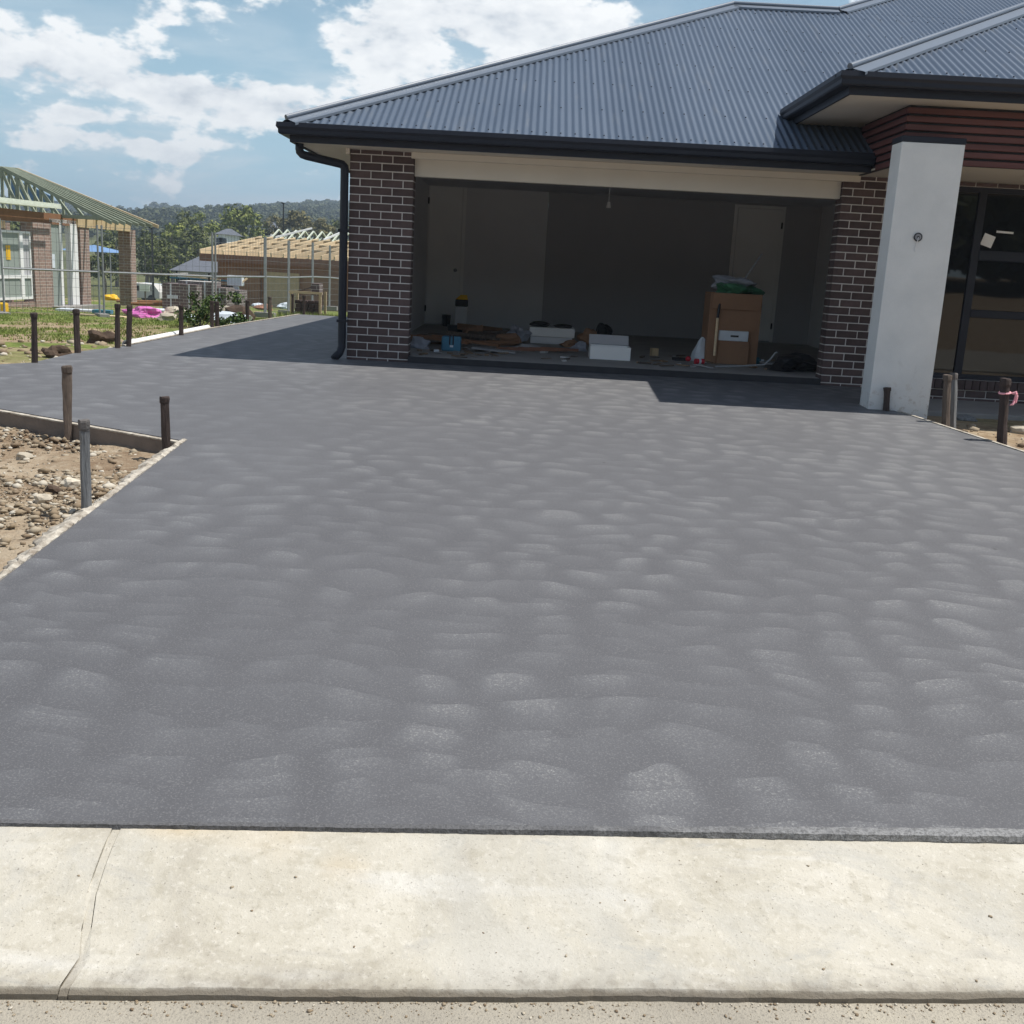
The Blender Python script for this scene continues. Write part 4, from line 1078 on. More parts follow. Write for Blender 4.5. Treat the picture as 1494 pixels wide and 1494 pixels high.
tree(235, 345, 44, 120, 'small shady tree above the grey tiled roof', 'leaf', 14)

tree(218, 338, 46, 125, 'dark tree behind the lamp post right of the brick portico', 'leaf', 21)
tree(236, 352, 40, 105, 'low dark tree above the left end of the grey tiled roof', 'leaf', 22)
tree(300, 348, 50, 115, 'shady tree above the right end of the grey tiled roof', 'leaf', 23)
tree(150, 350, 60, 110, 'shady tree low behind the portico opening', 'leaf', 24)
# wooded hills: one mass
rs = np.random.RandomState(77); protoV = []
for k in range(6):
    cs, rr = crown_points(rs, 1.0, .46, 13); protoV.append(leaf_quads(cs, rr, 18, .085, rs))
Vs = []
def put(x, y, h):
    v = protoV[rs.randint(6)].copy(); a = rs.uniform(0, 6.28); ca, sa = math.cos(a), math.sin(a); w = h*rs.uniform(.85, 1.35)
    Vs.append(np.c_[(v[:, 0]*ca-v[:, 1]*sa)*w+x, (v[:, 0]*sa+v[:, 1]*ca)*w+y, v[:, 2]*h+gz(x, y)-h*.18])
for i in range(3300):
    y = 330+570*rs.rand()**.75; az = rs.uniform(-.60, .02) if i % 8 else rs.uniform(-.75, .75)
    if math.sin(y*.013+az*9)*math.sin(az*23+y*.004) > .62: continue          # clearings
    put(y*math.tan(az), y, rs.uniform(4.5, 9))
for i in range(260):                                   # ridge line, uneven
    y = rs.uniform(900, 1010); az = rs.uniform(-.60, .0)
    put(y*math.tan(az), y, rs.uniform(5, 9) if math.sin(az*37)+math.sin(az*91) < .4 else rs.uniform(9, 17))
for i in range(260):                                   # trees beyond the lots across the street
    y = -rs.uniform(38, 70); put(rs.uniform(-40, 75), y, rs.uniform(7, 13))
Vv = np.concatenate(Vs); fo = npmesh('forest', Vv, np.arange(len(Vv)).reshape(-1, 4), 'leaf_far'); stuff(fo, 'wooded hills in the distance')

# ------------------------------------------------------------------ brick house under construction (left)
HB = Vector((at(52, 449, 29.5).x, 29.5, -.21)); P3 = atz(185, 444.6, -.21)
wd = Vector((P3.x-HB.x, P3.y-HB.y, 0)); WL = wd.length; wd.normalize(); wn_ = Vector((wd.y, -wd.x, 0))   # along wall / outwards
lh = thing('unfinished_house', 'unfinished pinkish brick house with bare green roof trusses', 'house', (HB.x, HB.y, -.21))
def spx(px, py=400):               # distance along the wall plane for a sighted column
    d = ray(px, py); o = Vector((0, 0, EYE))
    t_ = (HB-o).dot(wn_)/Vector((d.x, d.y, 0)).dot(wn_); q = o+d*t_
    return (q-HB).dot(wd), q.z
def wbox(mb, s0, s1, z0, z1, d0, d1):  # d measured inwards from wall face
    c = []
    for z in (z0, z1):
        for s_, d_ in ((s0, d0), (s1, d0), (s1, d1), (s0, d1)): c.append(HB + wd*s_ - wn_*d_ + Vector((0, 0, z - HB.z)))
    return mb.add(c, [(0, 3, 2, 1), (4, 5, 6, 7), (0, 1, 5, 4), (1, 2, 6, 5), (2, 3, 7, 6), (3, 0, 4, 7)])
zt = spx(62, 325)[1]
s = {k: spx(k)[0] for k in (0, 6, 33, 36, 48, 51, 77, 92, 95, 106, 116, 119, 132, 172, 191, 198)}
zb_ = -.25
def lpart(name, m, *boxes, parent=None):
    mb = MB()
    for b_ in boxes: wbox(mb, *b_)
    return mb.build(name, m, parent or lh)
lpart('brick_pier', 'brickwork_pink', (s[51], s[77], zb_, zt, 0, .35))
lpart('brick_pier', 'brickwork_pink', (s[119], s[132], zb_, zt, 0, .35))
lpart('brick_pier', 'brickwork_pink', (s[191], s[198]+.05, zb_, zt+.02, 0, .40))
lpart('window_base_wall', 'brickwork_pink', (s[0]-3.2, s[51]-.002, zb_, spx(30, 440)[1]-.02, .02, .25))
lpart('doorstep', 'slab', (s[77]-.1, s[132], zb_-.05, zb_+.12, -.4, .2))
lpart('footing', 'slab', (s[0]-3.2, s[51]+.3, zb_-.15, zb_+.03, -.25, .0))
# window
zw0, zw1, zwm = spx(30, 437)[1], spx(30, 337)[1], spx(30, 404)[1]
wm = lpart('window', 'pipe_white', (s[0]-1.6, s[48], zw0, zw0+.06, .02, .10), (s[0]-1.6, s[48], zw1-.06, zw1, .02, .10), (s[0]-1.6, s[48], zwm-.04, zwm+.04, .022, .098),
           (s[6]-.03, s[6]+.03, zw0+.06, zw1-.06, .021, .099), (s[33]-.05, s[36]+.02, zw0+.06, zw1-.06, .019, .101), (s[48]-.05, s[48]-.001, zw0+.06, zw1-.06, .021, .099))
lpart('pane', 'glass_pale', (s[0]-1.6, s[33], zwm+.045, zw1-.065, .055, .062), parent=wm)
lpart('pane', 'glass_pale', (s[0]-1.6, s[33], zw0+.065, zwm-.045, .055, .062), parent=wm)
lpart('pane', 'greywall', (s[36]+.03, s[48]-.06, zwm+.045, zw1-.065, .055, .062), parent=wm)
lpart('pane', 'glass_pale', (s[36]+.03, s[48]-.06, zw0+.065, zwm-.045, .055, .062), parent=wm)
q0, q1 = spx(13)[0], spx(19)[0]
lpart('sticker', 'yellow', (q0, q1, spx(16, 379)[1], spx(16, 358)[1], .040, .053), parent=wm)
# entry: sidelight, frame, dark doorway
zd0, zd1 = zb_+.12, spx(95, 326)[1]
dm_ = lpart('door_frame', 'pipe_white', (s[77], s[116], zd1, zd1+.10, .04, .14), (s[92]-.02, s[95], zd0, zd1, .04, .14), (s[106], s[116], zd0, zd1, .02, .18))
lpart('sidelight', 'glass_pale', (s[77], s[92]-.03, zd0, zd1, .08, .09), parent=dm_)
q0, q1 = spx(77)[0], spx(84)[0]
lpart('notice', 'bagwhite', (q0, q1, spx(80, 391)[1], spx(80, 371)[1], .06, .075), parent=dm_)
lpart('doorway_back', 'brown_board', (s[92], s[119], zb_, zd1, .95, 1.0))
# dark interior walls of the rest of the house
lpart('rear_wall', 'brickwork_dark', (s[0]-3.2, s[132], zb_, zt+.15, 5.8, 6.0))
lpart('house_side', 'brickwork_pink', (s[132]-.05, s[132]+.2, zb_, zt, 2.6, 5.8))
# lintels
lpart('lintel_beam', 'brown_board', (s[0]-3.2, s[119], zt-.02, zt+.28, .04, .16))
lpart('ply_beam', 'ply', (s[119]-.15, s[191], zt-.03, zt+.30, -.03, .12))
for xx in (s[119]+.3, s[132]+.25, s[132]+.75, s[132]+1.3): lpart('ply_seam', 'brown_board', (xx, xx+.02, zt-.03, zt+.30, -.034, -.031))
# trusses
for k in range(8):
    f_ = k/7; Yk = 30.8+.62*k
    tail = at(163+68*f_, 325+6*f_, Yk); top = at(2+24*f_, 245+2*f_, Yk+.9+.25*k)
    tr = MB(); tr.bar(tail, top, .045, .10)
    back = top + (top-tail); back.z = tail.z; tr.bar(top, back, .045, .10)
    b0 = tail.lerp(top, .10); b1 = back.lerp(top, .10); b0.z -= .02; b1.z = b0.z
    tr.bar(b0, b1, .05, .10)
    if k in (0, 3, 6):
        for g_ in (.30, .42, .50, .62):
            lo = b0.lerp(b1, g_); hi = tail.lerp(top, min(1, .10+.9*g_/.5)) if g_ <= .5 else back.lerp(top, min(1, .10+.9*(1-g_)/.5))
            tr.bar(lo, hi-Vector((0, 0, .05)), .06, .09)
            tr.bar(hi-Vector((0, 0, .08)), b0.lerp(b1, g_-.09), .05, .08)
    tr.build('roof_truss', 'green_pine' if k < 7 else 'cream_wood', lh)
bw = [at(16, 258, 37.5), at(74, 286, 37.5), at(74, 296, 37.5), at(16, 296, 37.5)]
MB().add(bw+[v+Vector((0, .05, 0)) for v in bw], [(0, 1, 2, 3), (7, 6, 5, 4), (0, 4, 5, 1), (1, 5, 6, 2), (2, 6, 7, 3), (3, 7, 4, 0)]).build('blue_sarking', 'blue_roof', lh)
# stack of green timber over the window
for k in range(6):
    a = HB + wd*(s[0]-1.8+.1*k) + wn_*(.45-.13*k); a.z = zt+.40+.05*(k % 3); b_ = HB + wd*(spx(70+6*(k % 3))[0]) + wn_*(.45-.13*k); b_.z = zt+.42+.05*(k % 3)
    MB().bar(a, b_, .06, .045).build('timber_length', 'mint' if k < 3 else 'green_pine', lh)
lpart('ceiling_frame', 'cream_wood', *[(s[0]-1.5+.12*k, s[0]-1.5+.12*k+.02, zw1+.04, zt-.03, .12, .16) for k in range(18)])

# ------------------------------------------------------------------ timber framed house (middle distance)
FB = 60.0; fl_, fr_ = at(291, 367, FB), at(520, 389, 55.5)
fh = thing('timber_framed_house', 'timber framed house with an open grid of pale rafters', 'house', (fl_.x, FB, -1.0))
ed = (fr_-fl_); ed.z = 0; EL = ed.length; ed.normalize(); en = Vector((-ed.y, ed.x, 0))      # en points away from camera
zE = at(330, 371, 59).z
def fpart(name, m, s0, s1, z0, z1, d0, d1):
    c = []
    for z in (z0, z1):
        for s_, d_ in ((s0, d0), (s1, d0), (s1, d1), (s0, d1)):
            v = fl_ + ed*s_ + en*d_; v.z = z; c.append(v)
    return MB().add(c, [(0, 3, 2, 1), (4, 5, 6, 7), (0, 1, 5, 4), (1, 2, 6, 5), (2, 3, 7, 6), (3, 0, 4, 7)]).build(name, m, fh)
fpart('front_wall', 'brown_board', .9, EL+4, -1.5, zE-.42, .6, .8)
fpart('fascia_beam', 'rust', 0, EL+4, zE-.42, zE-.02, .0, .12)
fpart('side_wall', 'brown_board', .55, .75, -1.5, zE-.4, .82, 7)
for k in range(3): fpart('wall_sheet', ('ply' if k == 1 else 'cardboard'), 1.5+2.6*k, 3.8+2.6*k, -1.4, zE-.8, .52, .58)
# rafters rising away from us, deep pale boards with blocking rows
pr_ = .185; depth = 5.2
for k in range(13):
    a = fl_ + ed*(k*.82+.05); a.z = zE+.02; b_ = a + en*depth; b_.z = a.z+depth*pr_
    MB().bar(a, b_, .07, .36).build('rafter', 'cream_wood', fh)
    if k < 12:
        for j in range(1, 4):
            p_ = a + en*(depth*(j/3.4)); p_.z = a.z+depth*(j/3.4)*pr_
            q_ = p_ + ed*.76; MB().bar(p_+ed*.04, q_, .06, .32).build('blocking', 'ply', fh)
# green trusses behind
tb = at(392, 352, 68)
for k in range(11):
    a = Vector((tb.x+k*.55, 68, at(400, 352, 68).z)); top = a+Vector((.35, 1.2, .75)); 
    m_ = MB(); m_.bar(a, top, .08, .08); m_.bar(top, top+Vector((0, 2, -.5)), .08, .08); m_.bar(a+Vector((0, .1, -.25)), top+Vector((-.1, .4, -.35)), .06, .06); m_.build('roof_truss', 'mint', fh)
for x0, x1 in ((402, 455), (472, 505)):
    a = at(x0, 346+(x0-402)*.06, 67.2); b_ = at(x1, 333+(x1-455)*.06, 68.8); MB().bar(a, b_, .10, .10).build('brace', 'pipe_white', fh)

# ------------------------------------------------------------------ temporary mesh fence
M['wire'] = mat('fence_wire', (.22, .23, .24), .5, .2, 10, metal=.5)
def panel(A_, B_, za, zb2, label, mid=1.07, H=2.12):
    A_, B_ = Vector(A_), Vector(B_); root = thing('mesh_fence', label, 'fence panel', (A_.x, A_.y, za), 'temporary mesh fence panels')
    dirn = (B_-A_).normalized(); a = A_ + dirn*.05; b_ = B_ - dirn*.05
    for P_, z in ((a, za), (b_, zb2)): MB().tube([(P_.x, P_.y, z), (P_.x, P_.y, z+H)], .024, 8).build('post', 'metal', root)
    MB().tube([(a.x, a.y, za+mid), (b_.x, b_.y, zb2+mid)], .022, 8).build('rail', 'metal', root)
    w = MB()
    for k in range(11):
        t_ = .12+(H-.16)*k/10
        w.bar((a.x, a.y, za+t_), (b_.x, b_.y, zb2+t_), .006, .006)
    n = 16
    for k in range(1, n):
        p_ = a.lerp(b_, k/n); z = za+(zb2-za)*k/n; w.bar((p_.x, p_.y, z+.12), (p_.x, p_.y, z+H-.04), .005, .005)
    stuff(w.build('wire_mesh', 'wire', root))
    for P_, z in ((A_, za), ): MB().obox((P_.x, P_.y, z+.06), (.55, .22, .13), rz=math.atan2(dirn.y, dirn.x)+1.57).build('foot_block', 'yellow' if 'left frame' in label else 'slab', root)
p = [at(-150, 400, 23.0), at(0, 400, 23.6), at(147, 400, 25.0), at(313, 400, 26.5)]
q = [at(387, 400, 29.2), at(421, 400, 31.6), at(456, 400, 34.0), at(481, 400, 36.4), at(500, 400, 38.8)]
zrail = lambda px, py, Y: at(px, py, Y).z-1.07
pts = [(v.x, v.y, 0) for v in p+q]
zs = [zrail(x_, y_, v.y) for (x_, y_), v in zip([(-150, 381), (0, 391), (147, 397), (313, 403.5), (387, 404), (421, 405), (456, 404), (481, 405), (500, 407)], p+q)]
labs = ['fence panel at the left frame edge in front of the white window', 'fence panel across the brick pier and doorway', 'fence panel between the double posts and the tall grey post',
        'first fence panel right of the tall grey post', 'second fence panel right of the tall grey post', 'third fence panel right of the tall grey post, behind the brick crate', 'fence panel second from the downpipe', 'last fence panel, half hidden by the downpipe']
for i in range(8): panel(pts[i], pts[i+1], zs[i], zs[i+1], labs[i])

# ------------------------------------------------------------------ clutter beyond the driveway
def on_ground(px, py, z=None):
    zz = 0.1
    for _ in range(12):
        P_ = atz(px, py, zz); zz = gz(P_.x, P_.y)
    return Vector((P_.x, P_.y, zz))
def crumple(c, size, seed, rough=.3, sub=3): return MB().blob(c, size, seed, rough, sub, flat=.55)
P_ = on_ground(210, 463); tag(crumple((P_.x, P_.y, P_.z+.08), (.40, .3, .17), 3, .35).build('plastic_sheet', 'pink', smooth=False), 'crumpled bright pink plastic sheet on the grass', 'plastic sheet')
P_ = on_ground(232, 460); tag(MB().obox((P_.x, P_.y, P_.z+.08), (.28, .2, .16), .3, .2).build('foam_block', 'bagwhite'), 'white block right beside the pink plastic sheet', 'block')
P_ = on_ground(4, 456); tag(bevelled(MB().obox((P_.x-.05, P_.y, P_.z+.11), (.30, .25, .22), .2).build('yellow_block', 'yellow'), .03, 2), 'yellow plastic fence foot at the left frame edge', 'fence foot')
P_ = on_ground(164, 441); tag(crumple((P_.x, P_.y, P_.z+.16), (.26, .2, .16), 8, .25).build('yellow_bucket', 'yellow'), 'bright yellow plastic tub left of the brick portico pier', 'tub')
P_ = on_ground(150, 458); tag(MB().obox((P_.x, P_.y, P_.z+.05), (.45, .25, .10), .1).build('blue_tray', 'blue'), 'flat blue tray on the grass left of the pink sheet', 'tray')
P_ = on_ground(145, 462); tag(MB().obox((P_.x, P_.y, P_.z+.02), (1.3, .25, .04), -.05).build('plank', 'cream_wood'), 'pale plank on the grass in front of the blue tray', 'plank')
P_ = on_ground(120, 455); tag(MB().obox((P_.x, P_.y, P_.z+.03), (1.2, .5, .07), .1).build('concrete_offcut', 'bagwhite'), 'pale flat offcut below the doorway of the brick house', 'offcut')
rn = random.Random(31)
for k, (px, py, L, a, lab) in enumerate([(218, 448, 1.9, .05, 'long brown pole lying behind the pink sheet'), (238, 447, 1.2, -.35, 'short rusty pole crossing the others behind the white block'), (205, 446, 1.7, .12, 'brown pole nearest the brick portico pier'), (228, 452, 1.6, .0, 'brown pole lowest in the heap behind the white block')]):
    P_ = on_ground(px, py); mb = MB(); d = Vector((math.cos(a), math.sin(a)*.6, .02)); mb.tube([P_+Vector((0, 0, .08+.03*k))-d*L/2, P_+Vector((0, 0, .10+.03*k))+d*L/2], .05, 8)
    tag(mb.build('pole', 'brown_board'), lab, 'pole')
for k, (px, py, sz, m, lab) in enumerate([
        (255, 464, (.32, .2, .17), 'stone', 'pale boulder right of the white block'), (243, 468, (.2, .15, .1), 'stone', 'small pale boulder in front of the larger one'),
        (330, 464, (.35, .25, .2), 'stone', 'brown sandy boulder right of the stake pair'), (335, 472, (.42, .2, .13), 'bagwhite', 'white sack lying right of the stake pair'),
        (352, 468, (.3, .2, .2), 'dark_rock', 'dark mound of soil left of the single stake by the rubble'), (278, 470, (.16, .14, .1), 'bagwhite', 'small white rag beside the green bush'),
        (413, 450, (.25, .2, .2), 'bagwhite', 'white lump on the grass left of the brick crate'), (377, 447, (.28, .2, .14), 'bagwhite', 'pale rubble left of the brick crate behind a stake'),
        (384, 452, (.34, .25, .16), 'rust', 'reddish broken bricks heaped behind the driveway stakes')]):
    P_ = on_ground(px, py); tag(MB().blob((P_.x, P_.y, P_.z+sz[2]*.5), sz, 90+k, .28, 2, flat=.5).build('rubble_lump', m), lab, 'rubble')
# bush
P_ = on_ground(292, 478); root = thing('bush', 'leafy green weed bush behind the white pipe', 'bush', P_)
rs = np.random.RandomState(5); cs = [(rs.normal(0, .25), rs.normal(0, .2), rs.uniform(.1, .55)) for _ in range(22)]
V_ = leaf_quads(cs, [.13]*22, 50, .030, rs); npmesh('foliage', V_, np.arange(len(V_)).reshape(-1, 4), 'leaf_bush', root)
sm = MB(); [sm.tube([(P_.x, P_.y, P_.z-.05), (P_.x+c[0], P_.y+c[1], P_.z+c[2])], [.012, .004], 5) for c in cs[:10]]; sm.build('stem', 'bark', root)
P_ = on_ground(332, 478); root = thing('bush', 'small leafy weed right of the stake pair', 'bush', P_)
cs = [(rs.normal(0, .2), rs.normal(0, .15), rs.uniform(.03, .2)) for _ in range(10)]; V_ = leaf_quads(cs, [.1]*10, 22, .04, rs); npmesh('foliage', V_, np.arange(len(V_)).reshape(-1, 4), 'leaf_bush', root)
sm = MB(); [sm.tube([(P_.x, P_.y, P_.z-.05), (P_.x+c[0], P_.y+c[1], P_.z+c[2])], [.01, .004], 5) for c in cs[:6]]; sm.build('stem', 'bark', root)
# brick crate (pallet cage with leftover bricks) at the far end of the driveway
P_ = at(446, 455, 24.0); zc = gz(P_.x, 24)
root = thing('brick_crate', 'rough open crate of dark bricks at the end of the driveway strip', 'crate', (P_.x, 24, zc))
w2 = .27; hz = at(446, 427, 24).z; hz2 = at(458, 414, 24).z
for x_ in (-w2-.05, w2+.05):
    for y_ in (0, .6): MB().bar((P_.x+x_, 24+y_, zc-.05), (P_.x+x_, 24+y_, hz+.02), .05, .05).build('post', 'cream_wood', root)
MB().bar((P_.x-w2-.1, 23.98, hz), (P_.x+w2+.1, 23.98, hz), .04, .05).build('top_rail', 'cream_wood', root)
for k in range(5):
    for j in range(4):
        place_brick(root, (P_.x-w2+.09+j*.145+(k % 2)*.02, 24.1, zc+.06+k*.086), .13, .2, .076)
MB().box((P_.x+.08, 24.15, hz-.05), (P_.x+w2, 24.55, hz2)).build('brick_heap', 'brickwork_dark', root)
MB().bar((P_.x-w2, 24.2, hz), (P_.x+w2, 24.3, hz2-.02), .03, .03).build('brace', 'grey_timber', root)
# pallets with brick packs behind the fence
for k, (px, py, Y, w, h, lab) in enumerate([(262, 442, 31, 1.0, .85, 'dark brick pack leftmost behind the mesh fence'), (285, 442, 31.5, 1.0, .95, 'dark brick pack in the middle behind the mesh fence'), (308, 441, 32, .9, .8, 'dark brick pack just left of the tall grey fence post'), (328, 440, 33, .9, .75, 'dark brick pack just right of the tall grey fence post')]):
    P_ = at(px, py, Y); zc = gz(P_.x, Y); root = thing('brick_pack', lab, 'brick pack', (P_.x, Y, zc), 'brick packs behind the fence')
    MB().box((P_.x-w/2, Y, zc+.12), (P_.x+w/2, Y+.9, zc+h)).build('bricks', 'brickwork_dark', root)
    for t_ in (-.4, 0, .4): MB().box((P_.x+t_*w-.05, Y-.02, zc), (P_.x+t_*w+.05, Y+.92, zc+.118)).build('pallet_runner', 'cream_wood', root)
    for t_ in (-.25, .28): MB().box((P_.x+t_*w-.02, Y-.012, zc+.12), (P_.x+t_*w+.02, Y-.002, zc+h)).build('strap', 'bagwhite', root)
    MB().box((P_.x-w*.35, Y-.03, zc+h*.5), (P_.x-w*.05, Y-.013, zc+h*.62)).build('wrap_label', 'bagwhite', root)
P_ = at(292, 440, 34.5); zc = gz(P_.x, 34.5); root = thing('steel_rack', 'dark steel rack frame with stacked lengths behind the mesh fence', 'rack', (P_.x, 34.5, zc))
for x_ in (-1.0, -.35, .3, .95):
    for y_ in (0, .8): MB().bar((P_.x+x_, 34.5+y_, zc-.05), (P_.x+x_, 34.5+y_, zc+1.15+.1*math.sin(x_*5)), .05, .05).build('upright', 'black', root)
for k in range(5): MB().bar((P_.x-1.1, 34.45+.1*k, zc+.35+.17*k), (P_.x+1.05, 34.45+.12*k, zc+.38+.16*k), .05, .05).build('stacked_length', 'black' if k % 2 else 'blue', root)
for k in range(4): MB().bar((P_.x-1.15+.2*k, 34.4, zc+1.12), (P_.x-.4+.35*k, 34.55, zc+1.2-.05*k), .05, .05).build('stacked_length', 'cream_wood' if k % 2 else 'bagwhite', root)
# white meter box on a crooked post, with a plank leaning
P_ = at(345, 440, 34); zc = gz(P_.x, 34); root = thing('meter_post', 'white meter box on a leaning white post behind the fence', 'meter box', (P_.x, 34, zc))
t1 = at(344, 417, 34); MB().bar((P_.x+.15, 34, zc-.1), (t1.x, 34, t1.z), .16, .12).build('post', 'bagwhite', root)
bevelled(MB().box((t1.x-.24, 33.85, t1.z), (t1.x+.24, 34.1, t1.z+.32)).build('box', 'bagwhite', root), .02, 1)
a, b_ = at(350, 414, 33.9), at(361, 406, 34.0); tag(MB().bar(a, b_, .07, .05).build('prop', 'cream_wood'), 'short pale timber prop leaning on the white meter box', 'timber')
# lamp posts
for px, yt, yb, Y, lab in ((221.5, 333, 394, 75, 'slim black lamp post right of the brick portico'), (413.5, 297, 345, 95, 'slim black lamp post rising above the timber roof')):
    T_ = at(px, yt, Y); zc = gz(T_.x, Y); root = thing('lamp_post', lab, 'lamp post', (T_.x, Y, zc))
    MB().tube([(T_.x, Y, zc-.3), (T_.x, Y, T_.z)], [.09, .055], 8).build('pole', 'black', root)
    bevelled(MB().box((T_.x-.12, Y-.3, T_.z-.02), (T_.x+.12, Y+.1, T_.z+.08)).build('lamp_head', 'black', root), .02, 1)
# blue gazebo
P_ = at(135, 370, 48); zc = gz(P_.x, 48); root = thing('gazebo', 'blue canvas gazebo behind the portico', 'gazebo', (P_.x, 48, zc)); zr_ = at(135, 367, 48).z; ztp = at(133, 357, 48).z
MB().add([(P_.x-1.2, 47, zr_), (P_.x+1.2, 47, zr_), (P_.x+1.2, 49.4, zr_), (P_.x-1.2, 49.4, zr_), (P_.x, 48.2, ztp)], [(0, 1, 4), (1, 2, 4), (2, 3, 4), (3, 0, 4), (3, 2, 1, 0)]).build('canopy', 'blue_roof', root)
for x_ in (-1.15, 1.15):
    for y_ in (47.05, 49.35): MB().tube([(P_.x+x_, y_, zc), (P_.x+x_, y_, zr_)], .03, 6).build('leg', 'metal', root)

# far houses
def far_house(px0, px1, ywall, yeave, ytop, Y, label, wallm, roofm, deep=8, wins=2, zb=None):
    A_, B_ = at(px0, yeave, Y), at(px1, yeave+(px1-px0)*.054, Y); ze = (A_.z+B_.z)/2; zt_ = at((px0+px1)/2, ytop, Y).z
    z0 = min(at(px0, ywall, Y).z, ze-2.4) if zb is None else zb
    root = thing('far_house', label, 'house', (A_.x, Y, z0), 'houses in the valley')
    MB().box((A_.x+.4, Y+.4, z0), (B_.x-.4, Y+deep-.4, ze)).build('wall', wallm, root)
    mx0, mx1 = A_.x+(B_.x-A_.x)*.3, A_.x+(B_.x-A_.x)*.7; ym = Y+deep/2
    MB().add([(A_.x, Y, ze), (B_.x, Y, ze), (B_.x, Y+deep, ze), (A_.x, Y+deep, ze), (mx0, ym, zt_), (mx1, ym, zt_)], [(0, 1, 5, 4), (1, 2, 5), (2, 3, 4, 5), (3, 0, 4), (3, 2, 1, 0)]).build('roof', roofm, root)
    for i in range(wins):
        xx = A_.x + (B_.x-A_.x)*(i+1)/(wins+1); w_ = MB().box((xx-.5, Y+.36, ze-1.5), (xx+.5, Y+.398, ze-.4)).build('window', 'pipe_white', root)
        MB().box((xx-.44, Y+.345, ze-1.44), (xx+.44, Y+.355, ze-.46)).build('pane', 'glass', w_)
far_house(246, 306, 404, 394, 374, 75, 'low house with a dark grey tiled roof left of the timber frame', 'greywall', 'tile')
far_house(312, 330, 352, 341, 332, 135, 'white two storey house between the gum trees', 'pipe_white', 'tile', 8, 2)
far_house(378, 396, 340, 330, 322, 190, 'grey roofed house left of the black lamp post', 'pale_wall', 'tile')
# small white van-like site cabins and signs down the street
for k, (px, py, w, h, Y, m, lab) in enumerate([(203, 412, 3.4, 1.6, 92, 'pale_wall', 'pale parked van behind the fence, leftmost'), (226, 408, 3.4, 1.6, 100, 'bagwhite', 'white parked van behind the fence')]):
    P_ = at(px, py, Y); zc = gz(P_.x, Y); root = thing('parked_van', lab, 'van', (P_.x, Y, zc), 'vans parked down the street')
    b_ = MB(); pf_ = [(-w/2, .35), (w/2, .35), (w/2, .9), (w*.36, h*.95), (-w*.45, h), (-w/2, h*.9)]
    b_.add([(P_.x+x_, Y, zc+z_) for x_, z_ in pf_]+[(P_.x+x_, Y+1.7, zc+z_) for x_, z_ in pf_], [tuple(range(6)), tuple(range(6, 12))[::-1]]+[(i, (i+1) % 6, 6+(i+1) % 6, 6+i) for i in range(6)]); b_.build('body', m, root)
    MB().box((P_.x-w*.3, Y-.02, zc+.95), (P_.x+w*.3, Y-.004, zc+h*.85)).build('side_window', 'glass', root)
    for x_ in (-w*.3, w*.3): MB().tube([(P_.x+x_, Y-.03, zc+.32), (P_.x+x_, Y+.2, zc+.32)], .32, 14).build('wheel', 'black', root)
P_ = at(211, 420, 45); zc = gz(P_.x, 45); root = thing('site_sign', 'small white sign board right of the brick portico pier', 'sign', (P_.x, 45, zc))
MB().box((P_.x-.22, 45, at(211, 425, 45).z), (P_.x+.22, 45.03, at(211, 415, 45).z)).build('board', 'pipe_white', root); MB().bar((P_.x, 45.05, zc-.1), (P_.x, 45.05, at(211, 420, 45).z), .05, .04).build('post', 'grey_timber', root)

# ------------------------------------------------------------------ things left in the garage
def fz(y): return .555+(y-DF)*.008
def gfl(px, py):
    z = .57
    for _ in range(5): P_ = atz(px, py, z); z = fz(P_.y)
    return Vector((P_.x, P_.y, z))
# tall cardboard carton packed with plastic
P_ = gfl(1068, 531); Y0 = P_.y; xa, xb = at(1031, 500, Y0).x, at(1106, 500, Y0).x; zt2 = at(1068, 428, Y0).z
root = thing('cardboard_carton', 'tall open cardboard carton stuffed with green plastic wrap', 'carton', (P_.x, Y0, P_.z))
mb = MB(); t_ = .012
mb.box((xa, Y0, P_.z), (xb, Y0+t_, zt2)); mb.box((xa, Y0+.46, P_.z), (xb, Y0+.472, zt2)); mb.box((xa, Y0+t_, P_.z), (xa+t_, Y0+.46, zt2)); mb.box((xb-t_, Y0+t_, P_.z), (xb, Y0+.46, zt2)); mb.box((xa+t_, Y0+t_, P_.z+.001), (xb-t_, Y0+.46, P_.z+.02))
mb.build('carton_body', 'cardboard', root)
MB().obox(((xa+xb)/2, Y0-.05, zt2-.10), (xb-xa-.04, .006, .2), 0, R(14)).build('flap', 'cardboard', root)
tag(MB().blob(((xa+xb)/2+.04, Y0+.22, zt2+.03), (.25, .2, .11), 71, .35, 3).build('plastic_wrap', 'green_plastic'), 'green plastic wrap bulging from the tall carton', 'plastic wrap')
tag(MB().blob(((xa+xb)/2+.02, Y0+.28, zt2+.13), (.22, .16, .08), 72, .4, 3).build('plastic_wrap', 'clear_plastic'), 'cloudy clear plastic wrap on top of the green wrap', 'plastic wrap')
a, b_ = at(1074, 425, Y0+.1), at(1112, 370, Y0+.3); tag(MB().tube([a, b_], .007, 6).build('plastic_rod', 'clear_plastic'), 'thin pale rod sticking up from the tall carton', 'rod')
# handle leaning on the carton: black sleeve, raw wood below
a, m_, b_ = at(1042, 519, Y0-.12), at(1047, 464, Y0-.06), at(1052, 430, Y0-.012); a.z = max(a.z, P_.z+.01)
root = thing('broom_handle', 'wooden handle with a black upper half leaning on the carton', 'handle', a)
MB().tube([a, m_], .016, 8).build('wooden_shaft', 'cream_wood', root); MB().tube([m_, b_], .017, 8).build('black_sleeve', 'black', root)
